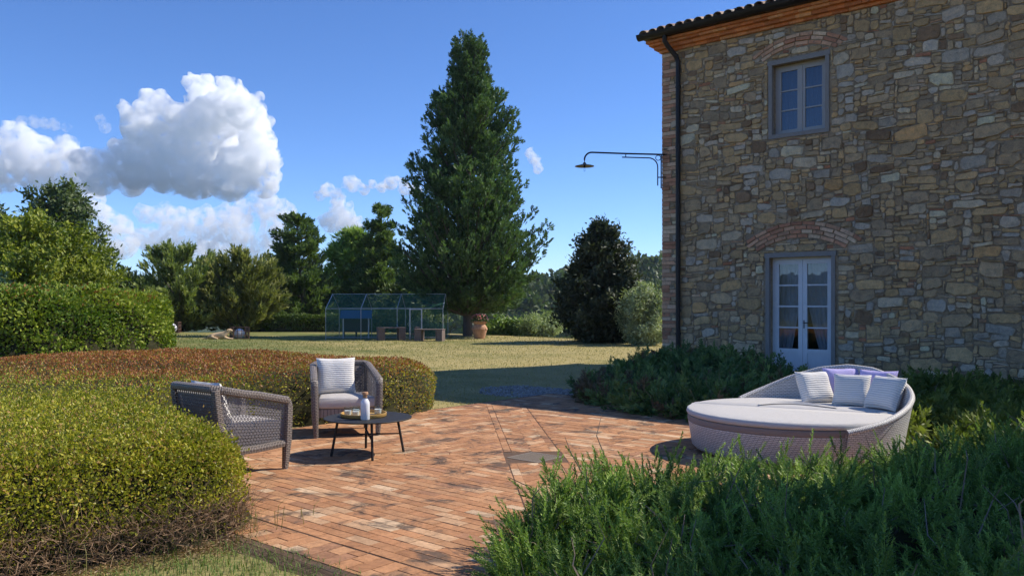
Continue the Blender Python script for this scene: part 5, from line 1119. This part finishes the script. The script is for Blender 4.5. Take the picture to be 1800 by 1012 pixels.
c[fl_] = mixc((0.7, 0.12, 0.2), (0.8, 0.45, 0.45), r.uniform(0, 1, fl_.sum())); gpl = thing('potted_flowers', 'pink flowering plant growing in the terracotta jar', 'flowers', (b_[0], b_[1], b_[2] + 0.05))
link('leaves', leaf_mesh('leaves', P[~fl_], d[~fl_], 0.12, 0.08, c[~fl_], M_LEAF, r), gpl)['kind'] = 'stuff'; link('blooms', leaf_mesh('blooms', P[fl_] + d[fl_] * 0.05, d[fl_], 0.1, 0.09, c[fl_], M_LEAF, r), gpl)['kind'] = 'stuff'
# brown box tables
M_CORT = plain('brown_panel', (0.17, 0.125, 0.105), 0.7, 0.2, 6)
def boxtable(px0, px1, Y, ytop, lab, rz, extra):
    x0, x1 = (px0 - 900) * Y / F, (px1 - 900) * Y / F; xm = (x0 + x1) / 2; zb = float(terr(xm, Y)); h = HC + (HZ - ytop) * Y / F - zb; wd = x1 - x0
    t = thing('garden_table', lab, 'table', (xm, Y, zb), rz); MB().box((0, 0, h - 0.02), (wd, 0.62, 0.04)).build('table_top', M_CORT, t)
    for s_, ww in ((-1, 0.05), (1, 0.05)):
        MB().box((s_ * (wd * 0.5 - 0.045), 0, (h - 0.04) / 2), (ww, 0.6, h - 0.041)).build('side_panel', M_CORT, t); MB().box((s_ * (wd * 0.5 - 0.3), 0.0, (h - 0.04) / 2), (0.04, 0.6, h - 0.041)).build('inner_panel', M_CORT, t)
        MB().box((s_ * (wd * 0.5 - 0.171), -0.27, (h - 0.04) / 2), (0.2, 0.03, h - 0.041)).build('front_panel', M_CORT, t)
    return t
boxtable(663, 712, 37.9, 575, 'brown box table standing before the hutch end of the aviary', 0.3, 0)
boxtable(730, 781, 37.3, 578, 'brown box table nearer the cypress, beside the board stool', -0.15, 0)
bx0 = (733 - 900) * 38.0 / F; zz = float(terr(bx0, 38.0)); st_ = thing('garden_stool', 'upright brown board stool between the two box tables', 'stool', (bx0, 38.0, zz), 0.3)
MB().box((0, 0, 0.31), (0.16, 0.4, 0.62)).build('board', M_CORT, st_); MB().box((-0.15, 0, 0.3), (0.14, 0.38, 0.05)).build('shelf', M_CORT, st_)
# netted aviary
av = thing('aviary', 'green netted aviary on a pale tubular frame under the trees', 'aviary', at(684, 40.2)); av0 = np.array(at(684, 40.2))
def avp(px, py, Y): return np.array([(px - 900) * Y / F, Y, HC + (HZ - py) * Y / F]) - av0
M_POLE = plain('galvanised_tube', (0.5, 0.52, 0.52), 0.4, 0.1, 20, 0.3)
m_, n_, o_ = nodes('green_net'); nx = nd(n_, 'TexBrick', {'Vector': attr(n_, 'uvw').outputs['Vector'], 'Scale': 1.0, 'Mortar Size': 0.003, 'Mortar Smooth': 0.0, 'Brick Width': 0.05, 'Row Height': 0.05}, offset=0.0)
tr_ = nd(n_, 'BsdfTransparent'); df = nd(n_, 'BsdfDiffuse', {'Color': rgb(0.07, 0.22, 0.17)}); mx_ = nd(n_, 'MixShader', {0: nx.outputs['Fac'], 1: tr_.outputs[0], 2: df.outputs[0]}); n_.links.new(mx_.outputs[0], o_.inputs[0]); M_NET = m_
zb = 596; hipY = [40.9, 44.6]; frames = [583, 622, 660, 783]; ridge_px = [622, 664, 702, 742]
wl_, wr_ = -2.75, 2.75; ev, rd_ = 1.5, 2.2; y0_, y1_ = -1.5, 1.5
for x in (wl_, -1.1, 0.6, wr_):
    p = MB(); p.tube([(x, y0_, -0.1), (x, y0_, ev), (x, 0, rd_), (x, y1_, ev), (x, y1_, -0.1)], 0.02, 6); p.build('frame_hoop', M_POLE, av, True)
for y, z_ in ((y0_, ev), (0, rd_), (y1_, ev), (y0_, 0.15)): MB().tube([(wl_, y, z_), (wr_, y, z_)], 0.014, 6).build('purlin', M_POLE, av, True)
for x in (1.2, 1.75): MB().tube([(x, y0_ - 0.01, -0.1), (x, y0_ - 0.01, ev - 0.03)], 0.035, 6).build('door_post', M_POLE, av, True)
MB().tube([(1.2, y0_ - 0.01, ev - 0.03), (1.75, y0_ - 0.01, ev - 0.03)], 0.03, 6).build('door_head', M_POLE, av, True)
def net(P, U): return MB().add(P, [(0, 1, 2, 3)], U).build('netting', M_NET, av)
for (ya, za, yb, zc_) in ((y0_, ev, 0, rd_), (0, rd_, y1_, ev), (y0_, 0.0, y0_, ev), (y1_, 0.0, y1_, ev)):
    l_ = math.hypot(yb - ya, zc_ - za); net([(wl_, ya, za + 0.012), (wr_, ya, za + 0.012), (wr_, yb, zc_ + 0.012), (wl_, yb, zc_ + 0.012)], [(0, 0, 0), (6.7, 0, 0), (6.7, l_, 0), (0, l_, 0)])
for x in (wl_, wr_): MB().add([(x, y0_, 0), (x, y1_, 0), (x, y1_, ev), (x, 0, rd_), (x, y0_, ev)], [(0, 1, 2, 3, 4)], [(0, 0, 0), (3.8, 0, 0), (3.8, 1.6, 0), (1.9, 2.4, 0), (0, 1.6, 0)]).build('netting', M_NET, av)
hu = thing('hen_hutch', 'blue roofed wooden hutch raised on legs inside the aviary', 'hutch', tuple(av0 + np.array([-1.6, 0.0, 0])), 0.15)
M_BLUE = plain('blue_roof_felt', (0.035, 0.13, 0.26), 0.6, 0.1); M_DKW = plain('dark_wood', (0.05, 0.04, 0.035), 0.8, 0.3)
MB().add([(-0.75, -0.62, 1.02), (0.75, -0.62, 1.02), (0.75, 0, 1.42), (-0.75, 0, 1.42)], [(0, 1, 2, 3)]).build('roof_slope', M_BLUE, hu); MB().add([(-0.75, 0.62, 1.02), (0.75, 0.62, 1.02), (0.75, 0, 1.42), (-0.75, 0, 1.42)], [(3, 2, 1, 0)]).build('roof_slope', M_BLUE, hu)
hb = MB(); hb.box((0, 0, 0.7), (1.3, 0.9, 0.66)); hb.build('hutch_body', M_DKW, hu)
for x in (-0.6, 0.0, 0.6):
    MB().box((x, -0.47, 0.51), (0.06, 0.03, 1.02)).build('post', M_POLE if x else M_DKW, hu); MB().box((x, 0.47, 0.51), (0.06, 0.03, 1.02)).build('post', M_DKW, hu)
# globe lanterns in timber cages
M_CAGE = plain('cage_wood', (0.13, 0.07, 0.045), 0.75, 0.3, 20); M_GLOBE = plain('white_globe_plastic', (0.72, 0.72, 0.75), 0.4, 0.05)
def cage(px, py, s_, rz, lab, lab2):
    x, y = G(px, py, -0.08); z_ = float(terr(x, y)); t = thing('cage_lantern', lab, 'lantern', (x, y, z_), rz, 'cage lanterns on the lawn'); h = s_ * 0.82
    for ax in (-1, 1):
        for ay in (-1, 1): MB().box((ax * s_ / 2, ay * s_ / 2, h / 2), (0.045, 0.045, h)).build('post', M_CAGE, t)
    for z0 in (h, h * 0.68, h * 0.34, 0.03):
        for a in (-1, 1): MB().box((0, a * s_ / 2, z0 - 0.012), (s_ - 0.046, 0.03, 0.026)).build('rail', M_CAGE, t); MB().box((a * s_ / 2, 0, z0 - 0.012), (0.03, s_ - 0.046, 0.026)).build('rail', M_CAGE, t)
    for a in (-1, 1):
        for q in (-0.25, 0.0, 0.25): MB().box((q * s_, a * s_ / 2, h / 2), (0.02, 0.026, h - 0.08)).build('slat', M_CAGE, t); MB().box((a * s_ / 2, q * s_, h / 2), (0.026, 0.02, h - 0.08)).build('slat', M_CAGE, t)
    g_ = MB().lathe([(0.0, 0.0)] + [(s_ * 0.34 * math.sin(a), s_ * 0.34 * (1 - math.cos(a))) for a in np.linspace(0.15, math.pi - 0.02, 14)], (0, 0, 0), 20).build('globe_lamp', M_GLOBE, None, True, loc=(x, y, z_ + 0.01)); tag(g_, lab2, 'lamp', 'globe lamps on the lawn')
cage(421, 596, 0.68, 0.55, 'brown slatted cage lantern beside the lying dog', 'white globe lamp inside the slatted cage beside the dog'); cage(303, 586, 0.72, 0.2, 'brown slatted cage lantern half hidden by the laurel hedge', 'white globe lamp inside the slatted cage near the laurel hedge')
# dog lying on the grass, head up, facing the lantern
x, y = G(386, 598, -0.08); z_ = float(terr(x, y)); me = bpy.data.meshes.new('dog')
sk = [((-0.42, 0.0, 0.13), 0.11), ((-0.25, 0, 0.17), 0.16), ((0.0, 0, 0.17), 0.15), ((0.2, 0, 0.2), 0.15), ((0.3, 0, 0.3), 0.1), ((0.36, 0, 0.4), 0.085), ((0.46, 0.0, 0.41), 0.075), ((0.56, 0, 0.38), 0.04),
      ((0.22, -0.1, 0.1), 0.06), ((0.4, -0.12, 0.04), 0.035), ((0.56, -0.12, 0.03), 0.03), ((0.22, 0.1, 0.1), 0.06), ((0.4, 0.12, 0.04), 0.035), ((0.56, 0.12, 0.03), 0.03),
      ((-0.32, -0.15, 0.1), 0.09), ((-0.12, -0.2, 0.06), 0.05), ((-0.02, -0.2, 0.03), 0.03), ((-0.32, 0.13, 0.1), 0.09), ((-0.12, 0.18, 0.05), 0.05), ((-0.55, 0.02, 0.06), 0.035), ((-0.75, 0.08, 0.03), 0.02), ((0.36, -0.075, 0.44), 0.03), ((0.34, -0.1, 0.37), 0.022), ((0.36, 0.075, 0.44), 0.03), ((0.34, 0.1, 0.37), 0.022)]
ed = [(1, 0), (1, 2), (2, 3), (3, 4), (4, 5), (5, 6), (6, 7), (3, 8), (8, 9), (9, 10), (3, 11), (11, 12), (12, 13), (1, 14), (14, 15), (15, 16), (1, 17), (17, 18), (0, 19), (19, 20), (5, 21), (21, 22), (5, 23), (23, 24)]
me.from_pydata([s_[0] for s_ in sk], ed, []); me.materials.append(plain('cream_fur', (0.58, 0.42, 0.25), 0.95, 0.2, 12))
dog = link('dog', me, None, (x, y, z_ - 0.01), (0, 0, 0.15)); dog.modifiers.new('skin', 'SKIN').use_smooth_shade = True
for v_, s_ in zip(me.skin_vertices[0].data, sk): v_.radius = (s_[1], s_[1])
me.skin_vertices[0].data[2].use_root = True; dog.modifiers.new('sub', 'SUBSURF').levels = 2; dog.modifiers['sub'].render_levels = 2
tag(dog, 'cream coloured dog lying on the lawn with its head raised beside the lantern', 'dog')

# ------------------------------------------------------------------ clouds
import bmesh
bm = bmesh.new(); bmesh.ops.create_icosphere(bm, subdivisions=2, radius=1.0); IV = np.array([q.co[:] for q in bm.verts]); IF = np.array([[q.index for q in p.verts] for p in bm.faces]); bm.free()
def cloud_mat(d, sc, lo, hi):
    m, n, o = nodes('cloud_vapour'); f = noise(n, 0.026 * sc, 8, 0.66, geo(n)); k = nd(n, 'MapRange', {0: f, 1: lo, 2: hi, 3: 0.0, 4: d})
    v = nd(n, 'VolumePrincipled', {'Color': rgb(1, 1, 1), 'Anisotropy': 0.0, 'Density': k.outputs[0]}); n.links.new(v.outputs[0], o.inputs['Volume']); return m
def cloud(lobes, seed, voxel, dens, label, levels=2, kids=9, flat=None, dist=3000.0, up=0.3, sc=1.0, lo=0.43, hi=0.58):
    rng = np.random.default_rng(seed); s_ = dist / F
    S = [(np.array([(px - 900) * s_, dist + rng.normal() * r * s_ * 0.5, HC + (HZ - py) * s_]), r * s_) for px, py, r in lobes]; cur = list(S)
    for lv in range(levels):
        nxt = []
        for c, r in cur:
            for k in range(kids - lv):
                d = unit(rng.normal(size=3)); d[2] = d[2] * 0.8 + up; d[1] -= 0.2; nxt.append((c + d * r * rng.uniform(0.75, 1.0), r * rng.uniform(0.25, 0.48)))
        S += nxt; cur = nxt
    cs = np.array([q[0] for q in S]); rs_ = np.array([q[1] for q in S])
    if flat is not None: k = cs[:, 2] - rs_ * 0.4 > HC + (HZ - flat) * s_; cs = cs[k]; rs_ = rs_[k]
    c0 = cs.mean(0); V = (cs[:, None] - c0 + IV[None] * rs_[:, None, None]).reshape(-1, 3); Fc = (IF[None] + (np.arange(len(cs)) * len(IV))[:, None, None]).reshape(-1, 3)
    ob = link('cloud', npmesh('cloud', V, Fc, cloud_mat(dens, sc, lo, hi)), None, tuple(c0)); mo = ob.modifiers.new('blend', 'REMESH'); mo.mode = 'VOXEL'; mo.voxel_size = voxel
    return tag(ob, label, 'cloud', 'summer clouds')
cloud([(352, 172, 36), (262, 232, 32), (215, 268, 26), (310, 218, 38), (274, 196, 30), (395, 200, 44), (440, 203, 34), (455, 250, 34), (443, 290, 36), (395, 260, 52), (330, 250, 52), (275, 255, 44), (300, 300, 46), (350, 312, 44), (410, 318, 42), (245, 300, 38), (342, 150, 20), (362, 150, 18), (458, 215, 20), (474, 285, 22), (465, 325, 26), (230, 275, 30)], 3, 8.0, 0.07, 'towering white cumulus with a cauliflower top above the lawn trees', flat=358)
cloud([(215, 292, 28), (170, 292, 32), (120, 282, 32), (70, 275, 34), (20, 262, 36), (-30, 265, 40), (-90, 270, 44), (60, 305, 30), (140, 312, 30), (220, 318, 28), (0, 308, 34), (185, 320, 30), (100, 320, 30)], 5, 9.0, 0.05, 'long white cloud bank trailing from the foot of the towering cumulus', flat=345)
cloud([(150, 340, 16), (165, 350, 20), (178, 375, 20), (160, 370, 18), (195, 400, 24), (170, 415, 22), (215, 430, 28), (185, 440, 24), (130, 350, 18), (220, 400, 18)], 7, 9, 0.035, 'thin ragged cloud above the oak', dist=3600.0, lo=0.45, hi=0.56)
cloud([(260, 378, 18), (290, 380, 20), (325, 385, 22), (360, 385, 22), (395, 382, 22), (430, 375, 24), (470, 365, 26), (503, 375, 22), (330, 415, 28), (380, 415, 30), (430, 410, 30), (475, 410, 28), (290, 430, 28), (340, 445, 30), (400, 445, 30), (450, 445, 28), (310, 395, 22), (250, 420, 22)], 9, 10, 0.03, 'faint layered cloud under the towering cumulus', dist=3800.0, lo=0.45, hi=0.58)
cloud([(575, 335, 13), (590, 360, 16), (605, 380, 20), (620, 325, 15), (625, 395, 16), (563, 345, 10), (580, 390, 20), (640, 335, 10), (598, 345, 11), (610, 400, 18)], 11, 6, 0.05, 'small broken cloud above the dark conifer', dist=3400.0, sc=1.4)
cloud([(670, 328, 11), (690, 325, 13), (710, 330, 14), (655, 325, 8), (730, 335, 12)], 13, 5, 0.05, 'small cloud between the broken cloud and the great cypress', dist=3400.0, sc=1.4)
cloud([(940, 285, 11), (930, 270, 9), (945, 298, 9)], 15, 4, 0.05, 'lone small cloud between the great cypress and the wall lamp', dist=3400.0, sc=1.4)
cloud([(30, 215, 9), (60, 215, 12), (95, 220, 12), (120, 226, 9), (45, 214, 10), (78, 218, 11)], 17, 5, 0.014, 'faint flat cloud wisp above the cloud bank', dist=3400.0, up=0.1, sc=1.3)
cloud([(178, 212, 10), (182, 224, 11)], 19, 4, 0.016, 'tiny cloud puff between the flat wisp and the towering cumulus', dist=3400.0, sc=1.4)

# ------------------------------------------------------------------ summer air
hz_ = MB().box((0, 0, 46), (5520, 5520, 166)); m, n, o = nodes('haze_air')
v = nd(n, 'VolumePrincipled', {'Density': 1.4e-4, 'Color': rgb(0.72, 0.84, 1.0), 'Anisotropy': 0.2}); n.links.new(v.outputs[0], o.inputs['Volume'])
tag(hz_.build('haze', m), 'thin blue summer haze over the valley', None, None, 'stuff')
